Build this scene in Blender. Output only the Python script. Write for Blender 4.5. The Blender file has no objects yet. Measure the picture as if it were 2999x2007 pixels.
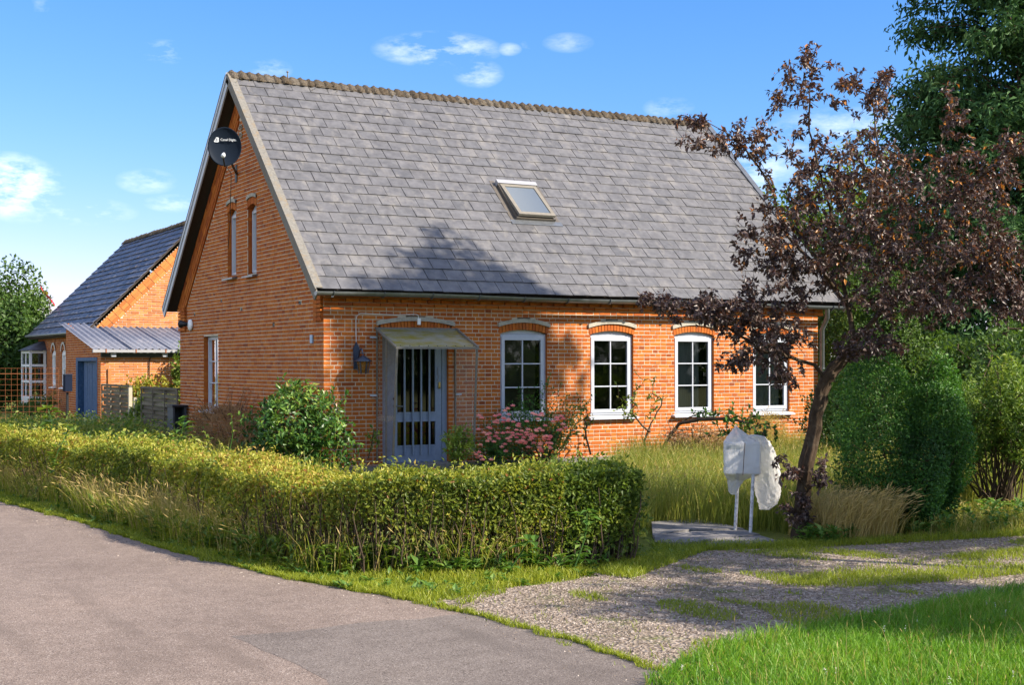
import bpy, bmesh, math, random
import numpy as np
from mathutils import Matrix, Vector

S = bpy.context.scene
COL = S.collection
rng = np.random.default_rng(11)
random.seed(5)
R = math.radians

# ------------------------------------------------------------------ camera, sky, sun, exposure
CAM = np.array([-8.012, -20.13, 1.7])
YAW, ROLL, FPX = R(60.46), R(-.11), 4008.0
FW = np.array([math.cos(YAW), math.sin(YAW), 0.0])
_r0 = np.array([math.sin(YAW), -math.cos(YAW), 0.0]); _u0 = np.array([0, 0, 1.0])
RT = math.cos(ROLL) * _r0 + math.sin(ROLL) * _u0
UP = -math.sin(ROLL) * _r0 + math.cos(ROLL) * _u0
cd = bpy.data.cameras.new('camera'); cam = bpy.data.objects.new('camera', cd); COL.objects.link(cam)
cd.sensor_width = 36; cd.lens = FPX / 2999 * 36; cd.shift_y = 63 / 2999; cd.clip_start = .1; cd.clip_end = 2000
cam.matrix_world = Matrix(((RT[0], UP[0], -FW[0], CAM[0]), (RT[1], UP[1], -FW[1], CAM[1]), (RT[2], UP[2], -FW[2], CAM[2]), (0, 0, 0, 1)))
S.camera = cam

SUN_AZ, SUN_EL = R(38), R(34)            # azimuth from -y towards +x
sdir = np.array([math.sin(SUN_AZ) * math.cos(SUN_EL), -math.cos(SUN_AZ) * math.cos(SUN_EL), math.sin(SUN_EL)])
sl = bpy.data.lights.new('sun', 'SUN'); so = bpy.data.objects.new('sun', sl); COL.objects.link(so)
sl.energy = 3.5; sl.angle = R(.53); sl.color = (1.0, .90, .76)
so.location = (10, -20, 20)
so.rotation_euler = Vector(-sdir).to_track_quat('-Z', 'Y').to_euler()

w = bpy.data.worlds.new('World'); S.world = w; w.use_nodes = True
wt = w.node_tree; wn = wt.nodes; wl = wt.links
bg = wn['Background']; bg.inputs[1].default_value = .15
sky = wn.new('ShaderNodeTexSky'); sky.sky_type = 'NISHITA'; sky.sun_disc = False
sky.sun_elevation = SUN_EL
sky.sun_rotation = math.pi - SUN_AZ      # rotation from +y, clockwise
sky.air_density = 1.0; sky.dust_density = .25; sky.ozone_density = 3.2
# the clear sky of the photograph: deep azure paling to near white at the horizon
def wmath(op, a, b=None, clamp=False):
    n = wn.new('ShaderNodeMath'); n.operation = op; n.use_clamp = clamp
    for i, x in enumerate((a, b)):
        if x is None: continue
        if isinstance(x, (int, float)): n.inputs[i].default_value = x
        else: wl.new(x, n.inputs[i])
    return n.outputs[0]
sp0 = wn.new('ShaderNodeSeparateColor'); wl.new(sky.outputs[0], sp0.inputs[0])
cb0 = wn.new('ShaderNodeCombineColor')
for i_, (k_, p_, f_) in enumerate(((.118, 1.70, .06), (.300, 1.06, .05), (.78, .70, .0))):
    wl.new(wmath('MINIMUM', wmath('ADD', wmath('MULTIPLY', wmath('POWER', sp0.outputs[i_], p_), k_), f_), 3.2), cb0.inputs[i_])
SKYC = cb0.outputs[0]
tc = wn.new('ShaderNodeTexCoord')
mp = wn.new('ShaderNodeMapping'); mp.inputs['Scale'].default_value = (1, 1, 2.6)
wl.new(tc.outputs['Generated'], mp.inputs[0])
cn = wn.new('ShaderNodeTexNoise'); cn.inputs['Scale'].default_value = 26; cn.inputs['Detail'].default_value = 7; cn.inputs['Roughness'].default_value = .62
wl.new(mp.outputs[0], cn.inputs['Vector'])

CLOUD_W = 287.0; CLOUD_R = 0.0  # seed chosen so the added cloud leaves the view mostly clear
# a handful of small fair-weather clouds, each a noise patch round its own bearing in the sky
CL = [(1000, 112, 150, 42, .75), (1095, 168, 60, 34, .6), (20, 425, 120, 75, 1.25), (380, 118, 60, 28, .5), (335, 415, 70, 30, .45), (190, 483, 120, 32, .5),
      (400, 466, 70, 22, .55), (1300, 97, 60, 24, .35), (620, 158, 50, 26, .4), (1960, 300, 250, 60, .5), (1530, 245, 60, 26, .35), (1165, 112, 30, 16, .4), (100, 490, 150, 26, .3), (1720, 380, 120, 80, .6)]
acc = None
for (vx, vy, rx, ry, a) in CL:
    d = FW + RT * ((vx * 1.28 - 1499.5) / FPX) - UP * ((vy * 1.28 - 1066.5) / FPX); d /= np.linalg.norm(d)
    e1 = np.cross(d, [0, 0, 1.0]); e1 /= np.linalg.norm(e1); e2 = np.cross(e1, d)
    outs = []
    for e, r in ((e1, rx * 1.28 / FPX), (e2, ry * 1.28 / FPX)):
        vm = wn.new('ShaderNodeVectorMath'); vm.operation = 'DOT_PRODUCT'; wl.new(tc.outputs['Generated'], vm.inputs[0]); vm.inputs[1].default_value = tuple(e)
        q = wmath('DIVIDE', vm.outputs['Value'], r); outs.append(wmath('MULTIPLY', q, q))
    vm = wn.new('ShaderNodeVectorMath'); vm.operation = 'DOT_PRODUCT'; wl.new(tc.outputs['Generated'], vm.inputs[0]); vm.inputs[1].default_value = tuple(d)
    front = wmath('GREATER_THAN', vm.outputs['Value'], 0)
    g = wmath('SUBTRACT', 1.0, wmath('ADD', outs[0], outs[1]), True)
    g = wmath('MULTIPLY', wmath('MULTIPLY', g, a), front)
    acc = g if acc is None else wmath('MAXIMUM', acc, g)
nz = wmath('MULTIPLY', wmath('SUBTRACT', cn.outputs['Fac'], .42, True), 4.2, True)
wisps = wmath('MULTIPLY', wmath('MULTIPLY', acc, nz, True), .72)
# broken cloud added over the mostly unseen sky to whiten the fill light
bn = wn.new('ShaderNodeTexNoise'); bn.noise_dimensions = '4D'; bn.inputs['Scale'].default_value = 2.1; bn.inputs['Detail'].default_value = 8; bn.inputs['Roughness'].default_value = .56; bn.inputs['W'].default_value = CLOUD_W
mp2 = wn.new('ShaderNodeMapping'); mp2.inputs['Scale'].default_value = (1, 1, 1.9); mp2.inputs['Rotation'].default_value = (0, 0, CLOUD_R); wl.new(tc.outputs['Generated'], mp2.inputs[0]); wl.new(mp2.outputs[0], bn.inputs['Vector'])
fill_cloud = wmath('MULTIPLY', wmath('SUBTRACT', bn.outputs['Fac'], .512, True), 9.0, True)
cf = wmath('MAXIMUM', wisps, fill_cloud)
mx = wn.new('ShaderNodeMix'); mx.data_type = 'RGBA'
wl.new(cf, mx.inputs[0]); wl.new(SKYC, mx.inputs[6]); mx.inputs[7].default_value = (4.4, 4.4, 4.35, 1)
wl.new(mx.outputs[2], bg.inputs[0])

S.view_settings.view_transform = 'Standard'; S.view_settings.look = 'None'
S.view_settings.gamma = 1; S.view_settings.use_curve_mapping = False
S.view_settings.exposure = 1.62
S.cycles.max_bounces = 8; S.cycles.transparent_max_bounces = 16

# ------------------------------------------------------------------ helpers
def at(px, py, Z):                       # a point of the place from its bearing and its distance along the lens axis
    return CAM + (FW + RT * ((px - 1499.5) / FPX) - UP * ((py - 1066.5) / FPX)) * Z
def av(vx, vy, Z): return at(vx * 1.28, vy * 1.28, Z)
def gv(vx, vy):
    d = FW + RT * ((vx * 1.28 - 1499.5) / FPX) - UP * ((vy * 1.28 - 1066.5) / FPX)
    return (CAM + d * (-CAM[2] / d[2]))[:2]

def unit(v): return v / np.maximum(np.linalg.norm(v, axis=-1, keepdims=True), 1e-9)
def rdirs(n): return unit(rng.normal(size=(n, 3)))

def tag(o, label=None, cat=None, group=None, kind=None):
    for k, v in (('label', label), ('category', cat), ('group', group), ('kind', kind)):
        if v: o[k] = v
    return o
def put(o, parent):
    if parent is not None:
        o.parent = parent; o.matrix_parent_inverse = parent.matrix_basis.inverted()
    return o
def empty(name, loc, label, cat, group=None):
    o = bpy.data.objects.new(name, None); COL.objects.link(o); o.location = loc; o.empty_display_size = .2
    o.matrix_basis = Matrix.Translation(loc)
    return tag(o, label, cat, group)

def raw(name, V, F, mat, parent=None, tint=None, smooth=False, kind=None):
    """V (n,3); F (m,k) with constant k; one mesh object"""
    V = np.asarray(V, np.float32); F = np.asarray(F, np.int32)
    me = bpy.data.meshes.new(name); m, k = F.shape
    me.vertices.add(len(V)); me.vertices.foreach_set('co', V.ravel())
    me.loops.add(m * k); me.loops.foreach_set('vertex_index', F.ravel())
    me.polygons.add(m); me.polygons.foreach_set('loop_start', np.arange(0, m * k, k, dtype=np.int32))
    if smooth: me.polygons.foreach_set('use_smooth', np.ones(m, bool))
    if tint is not None:
        a = me.attributes.new('tint', 'FLOAT', 'FACE'); a.data.foreach_set('value', np.asarray(tint, np.float32))
    me.update(calc_edges=True)
    if not smooth: me.shade_flat()
    me.materials.append(mat)
    o = bpy.data.objects.new(name, me); COL.objects.link(o); put(o, parent)
    if kind: o['kind'] = kind
    return o

class MB:
    """collects faces of any size, links as one mesh object"""
    def __init__(s): s.v = []; s.f = []; s.t = []; s.sm = []
    def add(s, V, F, t=0.0, smooth=False):
        b = len(s.v); s.v += [tuple(map(float, p)) for p in V]
        for f in F: s.f.append([b + i for i in f]); s.t.append(t); s.sm.append(smooth)
    def box(s, lo, hi, t=0.0, jit=0.0, M=None):
        x0, y0, z0 = lo; x1, y1, z1 = hi
        V = [(x0, y0, z0), (x1, y0, z0), (x1, y1, z0), (x0, y1, z0), (x0, y0, z1), (x1, y0, z1), (x1, y1, z1), (x0, y1, z1)]
        if jit: V = [tuple(c + random.uniform(-jit, jit) for c in p) for p in V]
        if M is not None: V = [M(p) for p in V]
        s.add(V, [(0, 3, 2, 1), (4, 5, 6, 7), (0, 1, 5, 4), (1, 2, 6, 5), (2, 3, 7, 6), (3, 0, 4, 7)], t)
    def bar(s, a, b, wx, wy, up=(0, 0, 1), t=0.0):
        a = np.array(a, float); b = np.array(b, float); d = unit(b - a); sd = np.cross(d, up); n = np.linalg.norm(sd)
        sd = np.array([1., 0, 0]) if n < 1e-6 else sd / n; u = np.cross(sd, d)
        V = [p + sd * i * wx / 2 + u * j * wy / 2 for p in (a, b) for i, j in ((-1, -1), (1, -1), (1, 1), (-1, 1))]
        s.add(V, [(0, 3, 2, 1), (4, 5, 6, 7), (0, 1, 5, 4), (1, 2, 6, 5), (2, 3, 7, 6), (3, 0, 4, 7)], t)
    def tube(s, pts, rad, n=8, t=0.0, caps=True, smooth=True):
        pts = [np.array(p, float) for p in pts]; rad = [rad] * len(pts) if np.isscalar(rad) else rad
        V = []; ref = np.array([.31, .22, .93])
        for i, p in enumerate(pts):
            d = unit(pts[min(i + 1, len(pts) - 1)] - pts[max(i - 1, 0)])
            if abs(d @ ref) > .95: ref = np.array([.9, .3, .1])
            a = unit(np.cross(d, ref)); b = np.cross(d, a)
            V += [p + rad[i] * (math.cos(2 * math.pi * k / n) * a + math.sin(2 * math.pi * k / n) * b) for k in range(n)]
        F = [(i * n + k, i * n + (k + 1) % n, (i + 1) * n + (k + 1) % n, (i + 1) * n + k) for i in range(len(pts) - 1) for k in range(n)]
        s.add(V, F, t, smooth)
        if caps: 
            s.add(V[:n], [tuple(range(n))[::-1]], t); s.add(V[-n:], [tuple(range(n))], t)
    def lathe(s, prof, c, ax=(0, 0, 1), n=16, t=0.0):
        ax = unit(np.array(ax, float)); a = np.cross(ax, [.3, .8, .1]); a /= np.linalg.norm(a); b = np.cross(ax, a); c = np.array(c, float)
        V = [c + ax * h + r * (math.cos(2 * math.pi * k / n) * a + math.sin(2 * math.pi * k / n) * b) for r, h in prof for k in range(n)]
        F = [(i * n + k, i * n + (k + 1) % n, (i + 1) * n + (k + 1) % n, (i + 1) * n + k) for i in range(len(prof) - 1) for k in range(n)]
        s.add(V, F, t, True)
    def build(s, name, mat, parent=None, kind=None):
        me = bpy.data.meshes.new(name); me.from_pydata(s.v, [], s.f)
        a = me.attributes.new('tint', 'FLOAT', 'FACE'); a.data.foreach_set('value', np.array(s.t, np.float32))
        me.polygons.foreach_set('use_smooth', np.array(s.sm, bool))
        me.materials.append(mat); me.update()
        o = bpy.data.objects.new(name, me); COL.objects.link(o); put(o, parent)
        if kind: o['kind'] = kind
        return o

# ------------------------------------------------------------------ materials
def lin(r, g, b): return tuple(((c / 255) / 12.92 if c / 255 <= .04045 else ((c / 255 + .055) / 1.055) ** 2.4) for c in (r, g, b))
def node(nt, t, **kw):
    n = nt.nodes.new(t)
    for k, v in kw.items(): setattr(n, k, v)
    return n
def noise(nt, scale, detail=5, rough=.6, coord=None, stretch=None):
    n = node(nt, 'ShaderNodeTexNoise'); n.inputs['Scale'].default_value = scale; n.inputs['Detail'].default_value = detail; n.inputs['Roughness'].default_value = rough
    if coord is None:
        g = node(nt, 'ShaderNodeNewGeometry'); coord = g.outputs['Position']
    if stretch:
        m = node(nt, 'ShaderNodeMapping'); m.inputs['Scale'].default_value = stretch; nt.links.new(coord, m.inputs[0]); coord = m.outputs[0]
    nt.links.new(coord, n.inputs['Vector']); return n.outputs['Fac']
def ramp(nt, fac, stops, interp='LINEAR'):
    r = node(nt, 'ShaderNodeValToRGB'); r.color_ramp.interpolation = interp
    el = r.color_ramp.elements
    while len(el) > 1: el.remove(el[-1])
    el[0].position = stops[0][0]; el[0].color = (*stops[0][1], 1)
    for p, c in stops[1:]:
        e = el.new(p); e.color = (*c, 1)
    nt.links.new(fac, r.inputs[0]); return r.outputs[0]
def mixc(nt, f, a, b, mode='MIX'):
    m = node(nt, 'ShaderNodeMix', data_type='RGBA', blend_type=mode)
    for i, x in ((0, f), (6, a), (7, b)):
        if isinstance(x, (int, float)): m.inputs[i].default_value = x
        elif isinstance(x, tuple): m.inputs[i].default_value = (*x, 1)
        else: nt.links.new(x, m.inputs[i])
    return m.outputs[2]
def mth(nt, op, a, b=0.0, clamp=False):
    n = node(nt, 'ShaderNodeMath', operation=op); n.use_clamp = clamp
    for i, x in enumerate((a, b)):
        if isinstance(x, (int, float)): n.inputs[i].default_value = x
        else: nt.links.new(x, n.inputs[i])
    return n.outputs[0]
def bump(nt, h, strength, dist, bsdf):
    b = node(nt, 'ShaderNodeBump'); b.inputs['Strength'].default_value = strength; b.inputs['Distance'].default_value = dist
    nt.links.new(h, b.inputs['Height']); nt.links.new(b.outputs[0], bsdf.inputs['Normal'])
def mat0(name, rough=.7, spec=.3, metal=0):
    m = bpy.data.materials.new(name); m.use_nodes = True; b = m.node_tree.nodes['Principled BSDF']
    b.inputs['Roughness'].default_value = rough; b.inputs['Specular IOR Level'].default_value = spec; b.inputs['Metallic'].default_value = metal
    return m, m.node_tree, b
def tintfac(nt):
    a = node(nt, 'ShaderNodeAttribute', attribute_name='tint'); o = node(nt, 'ShaderNodeObjectInfo')
    return mth(nt, 'FRACT', mth(nt, 'ADD', a.outputs['Fac'], o.outputs['Random']))
def pieces(name, stops, rough=.8, spec=.2, stain=None, stain_scale=1.2, stain_amt=.6, grain=60, grain_amt=.35, bmp=.4, bdist=.004, stretch=None, streak=None):
    """material of many pieces: each takes its own colour from the ramp; grain and stains on top"""
    m, nt, b = mat0(name, rough, spec)
    c = ramp(nt, tintfac(nt), stops)
    g = noise(nt, grain, 4, .65, stretch=stretch)
    c = mixc(nt, grain_amt, c, ramp(nt, g, [(.3, (.35, .35, .35)), (.7, (1.35, 1.35, 1.35))]), 'MULTIPLY')
    if stain:
        s = noise(nt, stain_scale, 6, .7, stretch=streak)
        f = mth(nt, 'MULTIPLY', mth(nt, 'SUBTRACT', s, .52, True), stain_amt * 8, True)
        c = mixc(nt, f, c, stain)
    nt.links.new(c, b.inputs['Base Color'])
    if bmp: bump(nt, g, bmp, bdist, b)
    return m
def plain(name, col, rough=.6, spec=.3, metal=0, grain=0, amt=.25, bmp=0, dirt=None, dirt_scale=6, dirt_amt=.5, stretch=None):
    m, nt, b = mat0(name, rough, spec, metal)
    if grain or dirt:
        g = noise(nt, grain or 30, 5, .65, stretch=stretch)
        c = mixc(nt, amt, col, ramp(nt, g, [(.3, (.4, .4, .4)), (.7, (1.3, 1.3, 1.3))]), 'MULTIPLY')
        if dirt:
            s = noise(nt, dirt_scale, 6, .7)
            c = mixc(nt, mth(nt, 'MULTIPLY', mth(nt, 'SUBTRACT', s, .5, True), dirt_amt * 8, True), c, dirt)
        nt.links.new(c, b.inputs['Base Color'])
        if bmp: bump(nt, g, bmp, .004, b)
    else: b.inputs['Base Color'].default_value = (*col, 1)
    return m
def leafmat(name, stops, rough=.5, spec=.35, trans=.3, tcol=None):
    m, nt, b = mat0(name, rough, spec)
    a = node(nt, 'ShaderNodeAttribute', attribute_name='tint')
    c = ramp(nt, a.outputs['Fac'], stops)
    nt.links.new(c, b.inputs['Base Color'])
    t = node(nt, 'ShaderNodeBsdfTranslucent')
    if tcol is None: nt.links.new(mixc(nt, 1.0, c, (1.5, 1.5, .7), 'MULTIPLY'), t.inputs[0])
    else: nt.links.new(ramp(nt, a.outputs['Fac'], tcol), t.inputs[0])
    mx = node(nt, 'ShaderNodeMixShader'); mx.inputs[0].default_value = trans
    nt.links.new(b.outputs[0], mx.inputs[1]); nt.links.new(t.outputs[0], mx.inputs[2])
    nt.links.new(mx.outputs[0], nt.nodes['Material Output'].inputs[0])
    return m
def glassmat(name, tintc=(.75, .8, .78), refl=.9):
    m = bpy.data.materials.new(name); m.use_nodes = True; nt = m.node_tree; nt.nodes.clear()
    out = node(nt, 'ShaderNodeOutputMaterial'); tr = node(nt, 'ShaderNodeBsdfTransparent'); tr.inputs[0].default_value = (*tintc, 1)
    gl = node(nt, 'ShaderNodeBsdfGlossy'); gl.inputs['Roughness'].default_value = .03; gl.inputs[0].default_value = (refl, refl, refl, 1)
    fr = node(nt, 'ShaderNodeFresnel'); fr.inputs[0].default_value = 1.7
    mx = node(nt, 'ShaderNodeMixShader'); nt.links.new(fr.outputs[0], mx.inputs[0]); nt.links.new(tr.outputs[0], mx.inputs[1]); nt.links.new(gl.outputs[0], mx.inputs[2])
    nz_ = noise(nt, 1.3, 2); bp = node(nt, 'ShaderNodeBump'); bp.inputs['Strength'].default_value = .05; bp.inputs['Distance'].default_value = .05
    nt.links.new(nz_, bp.inputs['Height']); nt.links.new(bp.outputs[0], gl.inputs['Normal'])
    nt.links.new(mx.outputs[0], out.inputs[0]); return m
def sheetmat(name, cola, colb, alpha, scale=5, stretch=None):
    """weathered see-through plastic: part clear, part dirty"""
    m, nt, b = mat0(name, .7, .12)
    n_ = noise(nt, scale, 5, .65, stretch=stretch)
    nt.links.new(ramp(nt, n_, [(.35, cola), (.6, colb)]), b.inputs['Base Color'])
    tr = node(nt, 'ShaderNodeBsdfTransparent'); mx = node(nt, 'ShaderNodeMixShader')
    tl = node(nt, 'ShaderNodeBsdfTranslucent'); nt.links.new(ramp(nt, n_, [(.35, cola), (.6, colb)]), tl.inputs[0])
    m2 = node(nt, 'ShaderNodeMixShader'); m2.inputs[0].default_value = .35
    nt.links.new(b.outputs[0], m2.inputs[1]); nt.links.new(tl.outputs[0], m2.inputs[2])
    f = mth(nt, 'ADD', mth(nt, 'MULTIPLY', n_, .5), alpha - .25, True)
    nt.links.new(f, mx.inputs[0]); nt.links.new(tr.outputs[0], mx.inputs[1]); nt.links.new(m2.outputs[0], mx.inputs[2])
    nt.links.new(mx.outputs[0], nt.nodes['Material Output'].inputs[0]); return m

BRICK = pieces('red_brick', [(0, (.25, .060, .018)), (.05, (.34, .083, .018)), (.35, (.40, .106, .020)), (.6, (.44, .125, .022)), (.9, (.48, .150, .027)), (1, (.37, .092, .019))],
               rough=.85, spec=.15, stain=(.12, .06, .045), stain_scale=2.3, stain_amt=.22, grain=70, grain_amt=.3, bmp=.5)
BRICK_Y = pieces('orange_brick', [(0, (.36, .12, .035)), (.3, (.50, .18, .05)), (.7, (.58, .23, .065)), (1, (.44, .15, .045))], rough=.85, spec=.15, grain=60, grain_amt=.3, bmp=.5)
MORTAR = plain('lime_mortar', (.58, .50, .385), .95, .1, grain=90, amt=.5, bmp=.5, dirt=(.2, .17, .13), dirt_scale=2.5, dirt_amt=.35)
MORTAR_W = plain('pale_mortar', (.60, .56, .48), .95, .1, grain=80, amt=.4, bmp=.4)
CEMENT = plain('cement_render', (.40, .37, .31), .95, .1, grain=50, amt=.4, bmp=.4, dirt=(.2, .19, .16), dirt_scale=9, dirt_amt=.5)
SLATE = pieces('fibre_slate', [(0, (.090, .090, .096)), (.08, (.106, .105, .110)), (.5, (.114, .112, .117)), (.92, (.122, .119, .122)), (1, (.098, .096, .10))], rough=.5, spec=.45,
               stain=(.19, .178, .165), stain_scale=4.2, stain_amt=.55, grain=7, grain_amt=.55, bmp=.15, streak=(1, .6, .6))
SLATE_D = pieces('dark_slate', [(0, (.06, .06, .075)), (.4, (.095, .095, .12)), (.8, (.135, .135, .16)), (1, (.10, .085, .09))], rough=.5, spec=.4, grain=12, grain_amt=.5, bmp=.15)
LICHEN = pieces('mossy_ridge', [(0, (.085, .066, .046)), (.4, (.105, .086, .064)), (.7, (.135, .116, .092)), (1, (.09, .068, .045))], rough=.95, spec=.1, stain=(.045, .030, .016), stain_scale=17, stain_amt=.9, grain=30, grain_amt=.9, bmp=1.0, bdist=.02)
WBOARD = plain('weathered_board', (.185, .175, .155), .8, .2, grain=25, amt=.5, bmp=.4, dirt=(.20, .15, .09), dirt_scale=8, dirt_amt=.6, stretch=(1, 1, 1))
SOFFIT = plain('dark_soffit_wood', (.055, .042, .032), .85, .2, grain=30, amt=.4)
ZINC = plain('zinc', (.20, .215, .235), .42, .5, .75, grain=9, amt=.4)
PAINT = plain('white_paint', (.43, .46, .52), .45, .4, grain=20, amt=.08, dirt=(.5, .5, .5), dirt_scale=5, dirt_amt=.12)
PAINT_W = plain('bright_white_paint', (.80, .80, .79), .4, .4)
PAINT_B = plain('blue_grey_paint', (.20, .255, .345), .5, .4, grain=18, amt=.18, dirt=(.13, .16, .22), dirt_scale=7, dirt_amt=.2)
PAINT_D = plain('dark_blue_paint', (.030, .085, .205), .65, .3, grain=22, amt=.75, bmp=.5, dirt=(.10, .17, .29), dirt_scale=11, dirt_amt=.3, stretch=(3, 3, .25))
GLASS = glassmat('window_glass')
GLASS_D = glassmat('door_glass', (.35, .38, .34), .75)
ROOM = plain('dark_interior', (.008, .008, .007), .9, .1)  # near-black all over: the darkness of unlit rooms put into the colour
BLIND = plain('brown_blind', (.085, .072, .048), .9, .1, grain=40, amt=.3)
CURTAIN = plain('grey_net_curtain', (.28, .28, .25), .9, .1, grain=14, amt=.5, stretch=(6, 6, .3))
BLACK = plain('black_paint', (.012, .014, .018), .5, .4)
BLUEBLK = plain('dark_lamp_metal', (.035, .05, .085), .5, .5, .3)
AMBER = sheetmat('amber_glass', (.30, .13, .02), (.4, .2, .04), .55)
DISH = plain('dish_enamel', (.008, .014, .025), .6, .12)
LETTER = plain('pale_print', (.72, .74, .76), .5, .3)
ACRYL_T = sheetmat('algae_stained_acrylic', (.40, .34, .05), (.40, .38, .30), .86, 3.5, (1, 2.2, 1))
ACRYL_S = sheetmat('tinted_acrylic', (.17, .11, .085), (.22, .155, .125), .40, 4)
ACRYL_C = sheetmat('clear_acrylic', (.50, .42, .37), (.55, .50, .45), .22, 4)
RUST = plain('rusty_steel', (.26, .095, .04), .85, .2, grain=40, amt=.4)
WOODG = pieces('grey_weathered_wood', [(0, (.12, .10, .075)), (.4, (.17, .145, .105)), (.8, (.22, .19, .14)), (1, (.14, .125, .09))], rough=.9, spec=.1, stain=(.10, .115, .06), stain_scale=5, stain_amt=.4, grain=35, grain_amt=.5, bmp=.4, stretch=(.5, .5, 3))
POSTW = plain('rough_post_wood', (.33, .24, .17), .9, .1, grain=30, amt=.4)
CORR = pieces('corrugated_fibre_cement', [(0, (.15, .16, .20)), (1, (.20, .21, .255))], rough=.7, spec=.3, stain=(.36, .33, .33), stain_scale=3.5, stain_amt=.35, grain=20, grain_amt=.4, bmp=.2)
BARK = plain('plum_bark', (.065, .045, .030), .95, .1, grain=22, amt=.85, bmp=1.0, dirt=(.12, .095, .065), dirt_scale=14, dirt_amt=.5, stretch=(1, 1, .4))
TWIG = plain('twig_bark', (.085, .06, .042), .9, .1, grain=20, amt=.4)
TWIG_D = plain('hedge_stem', (.085, .062, .042), .9, .1, grain=20, amt=.4)
BARK_C = plain('conifer_bark', (.11, .075, .05), .95, .1, grain=20, amt=.5)

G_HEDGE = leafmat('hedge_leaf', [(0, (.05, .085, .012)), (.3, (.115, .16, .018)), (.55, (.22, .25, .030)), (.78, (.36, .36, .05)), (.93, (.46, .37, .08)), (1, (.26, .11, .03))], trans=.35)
G_HEDGE_SH = leafmat('shaded_hedge_leaf', [(0, (.04, .078, .011)), (.4, (.10, .155, .018)), (.75, (.20, .25, .03)), (1, (.32, .31, .05))], trans=.3)  # darker copy of the hedge leaf: shade put into the colour
G_LAUREL = leafmat('laurel_leaf', [(0, (.018, .055, .012)), (.5, (.045, .115, .020)), (.8, (.14, .23, .035)), (.93, (.26, .34, .06)), (1, (.26, .085, .03))], rough=.36, spec=.3, trans=.2)
G_BUSH = leafmat('dark_bush_leaf', [(0, (.020, .065, .014)), (.5, (.042, .125, .022)), (.85, (.085, .21, .032)), (1, (.17, .29, .055))], trans=.28)
G_LIGHT = leafmat('light_shrub_leaf', [(0, (.05, .10, .015)), (.5, (.11, .18, .026)), (.85, (.19, .26, .04)), (1, (.28, .29, .06))], trans=.35)
G_TREE = leafmat('broadleaf_leaf', [(0, (.03, .07, .014)), (.5, (.065, .125, .022)), (1, (.12, .19, .035))], trans=.33)
G_YTREE = leafmat('yellow_green_leaf', [(0, (.10, .16, .02)), (.5, (.17, .24, .03)), (1, (.25, .30, .05))], trans=.4)
G_CONIF = leafmat('conifer_spray', [(0, (.020, .058, .022)), (.5, (.055, .128, .042)), (.85, (.12, .215, .075)), (1, (.20, .30, .11))], rough=.65, spec=.2, trans=.12)
G_PLUM = leafmat('purple_plum_leaf', [(0, (.040, .024, .023)), (.4, (.088, .058, .050)), (.75, (.175, .122, .100)), (.92, (.27, .185, .13)), (1, (.46, .18, .025))], rough=.42, spec=.45, trans=.26,
                 tcol=[(0, (.045, .014, .012)), (.6, (.10, .036, .02)), (.9, (.28, .085, .025)), (1, (.5, .16, .02))])
G_GRASS = leafmat('lawn_blade', [(0, (.06, .15, .010)), (.5, (.11, .25, .016)), (.85, (.18, .32, .026)), (1, (.32, .32, .08))], trans=.4)
G_VERGE = leafmat('verge_blade', [(0, (.14, .19, .015)), (.5, (.25, .29, .026)), (.85, (.34, .35, .045)), (1, (.46, .36, .11))], trans=.4)
G_LONG = leafmat('long_grass_blade', [(0, (.13, .17, .025)), (.4, (.21, .24, .04)), (.75, (.32, .30, .07)), (1, (.45, .35, .13))], trans=.4)
G_DRY = leafmat('dry_grass_blade', [(0, (.28, .22, .07)), (.5, (.44, .34, .13)), (1, (.55, .42, .19))], trans=.35)
G_BROWN = leafmat('dead_leaf', [(0, (.20, .11, .055)), (.5, (.34, .20, .10)), (1, (.46, .29, .16))], trans=.2)
G_WEED = leafmat('weed_leaf', [(0, (.05, .12, .02)), (.6, (.10, .20, .035)), (1, (.18, .27, .06))], trans=.35)
PETAL = leafmat('rose_petal', [(0, (.78, .22, .34)), (.5, (.84, .38, .46)), (1, (.88, .56, .56))], trans=.3)
PETAL_Y = leafmat('yellow_petal', [(0, (.7, .40, .02)), (1, (.75, .5, .05))], trans=.3)

# ------------------------------------------------------------------ foliage builders
def leaves(name, P, D, N, L, W, mat, parent=None, tint=None, fold=.18, curl=.15, fine=False, kind='stuff'):
    n = len(P); D = unit(D); N = N - (N * D).sum(1, keepdims=True) * D; N = unit(N); Sd = np.cross(D, N)
    L = np.broadcast_to(np.asarray(L, float), (n,))[:, None]; W = np.broadcast_to(np.asarray(W, float), (n,))[:, None]
    if tint is None: tint = rng.random(n)
    mid = P + D * L * .48
    lf = mid + Sd * W * .5 + N * W * fold; rt = mid - Sd * W * .5 + N * W * fold
    tip = P + D * L - N * L * curl
    if fine:
        V = np.stack([P, lf, mid - N * W * fold * .4, rt, tip], 1).reshape(-1, 3)
        b = (np.arange(n) * 5)[:, None]
        F = np.concatenate([b + [0, 2, 1], b + [1, 2, 4], b + [0, 3, 2], b + [2, 3, 4]], 1).reshape(-1, 3); k = 4
    else:
        V = np.stack([P, lf, tip, rt], 1).reshape(-1, 3)
        b = (np.arange(n) * 4)[:, None]
        F = np.concatenate([b + [0, 2, 1], b + [0, 3, 2]], 1).reshape(-1, 3); k = 2
    return raw(name, V, F, mat, parent, np.repeat(np.clip(tint, 0, 1), k), kind=kind)

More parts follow.
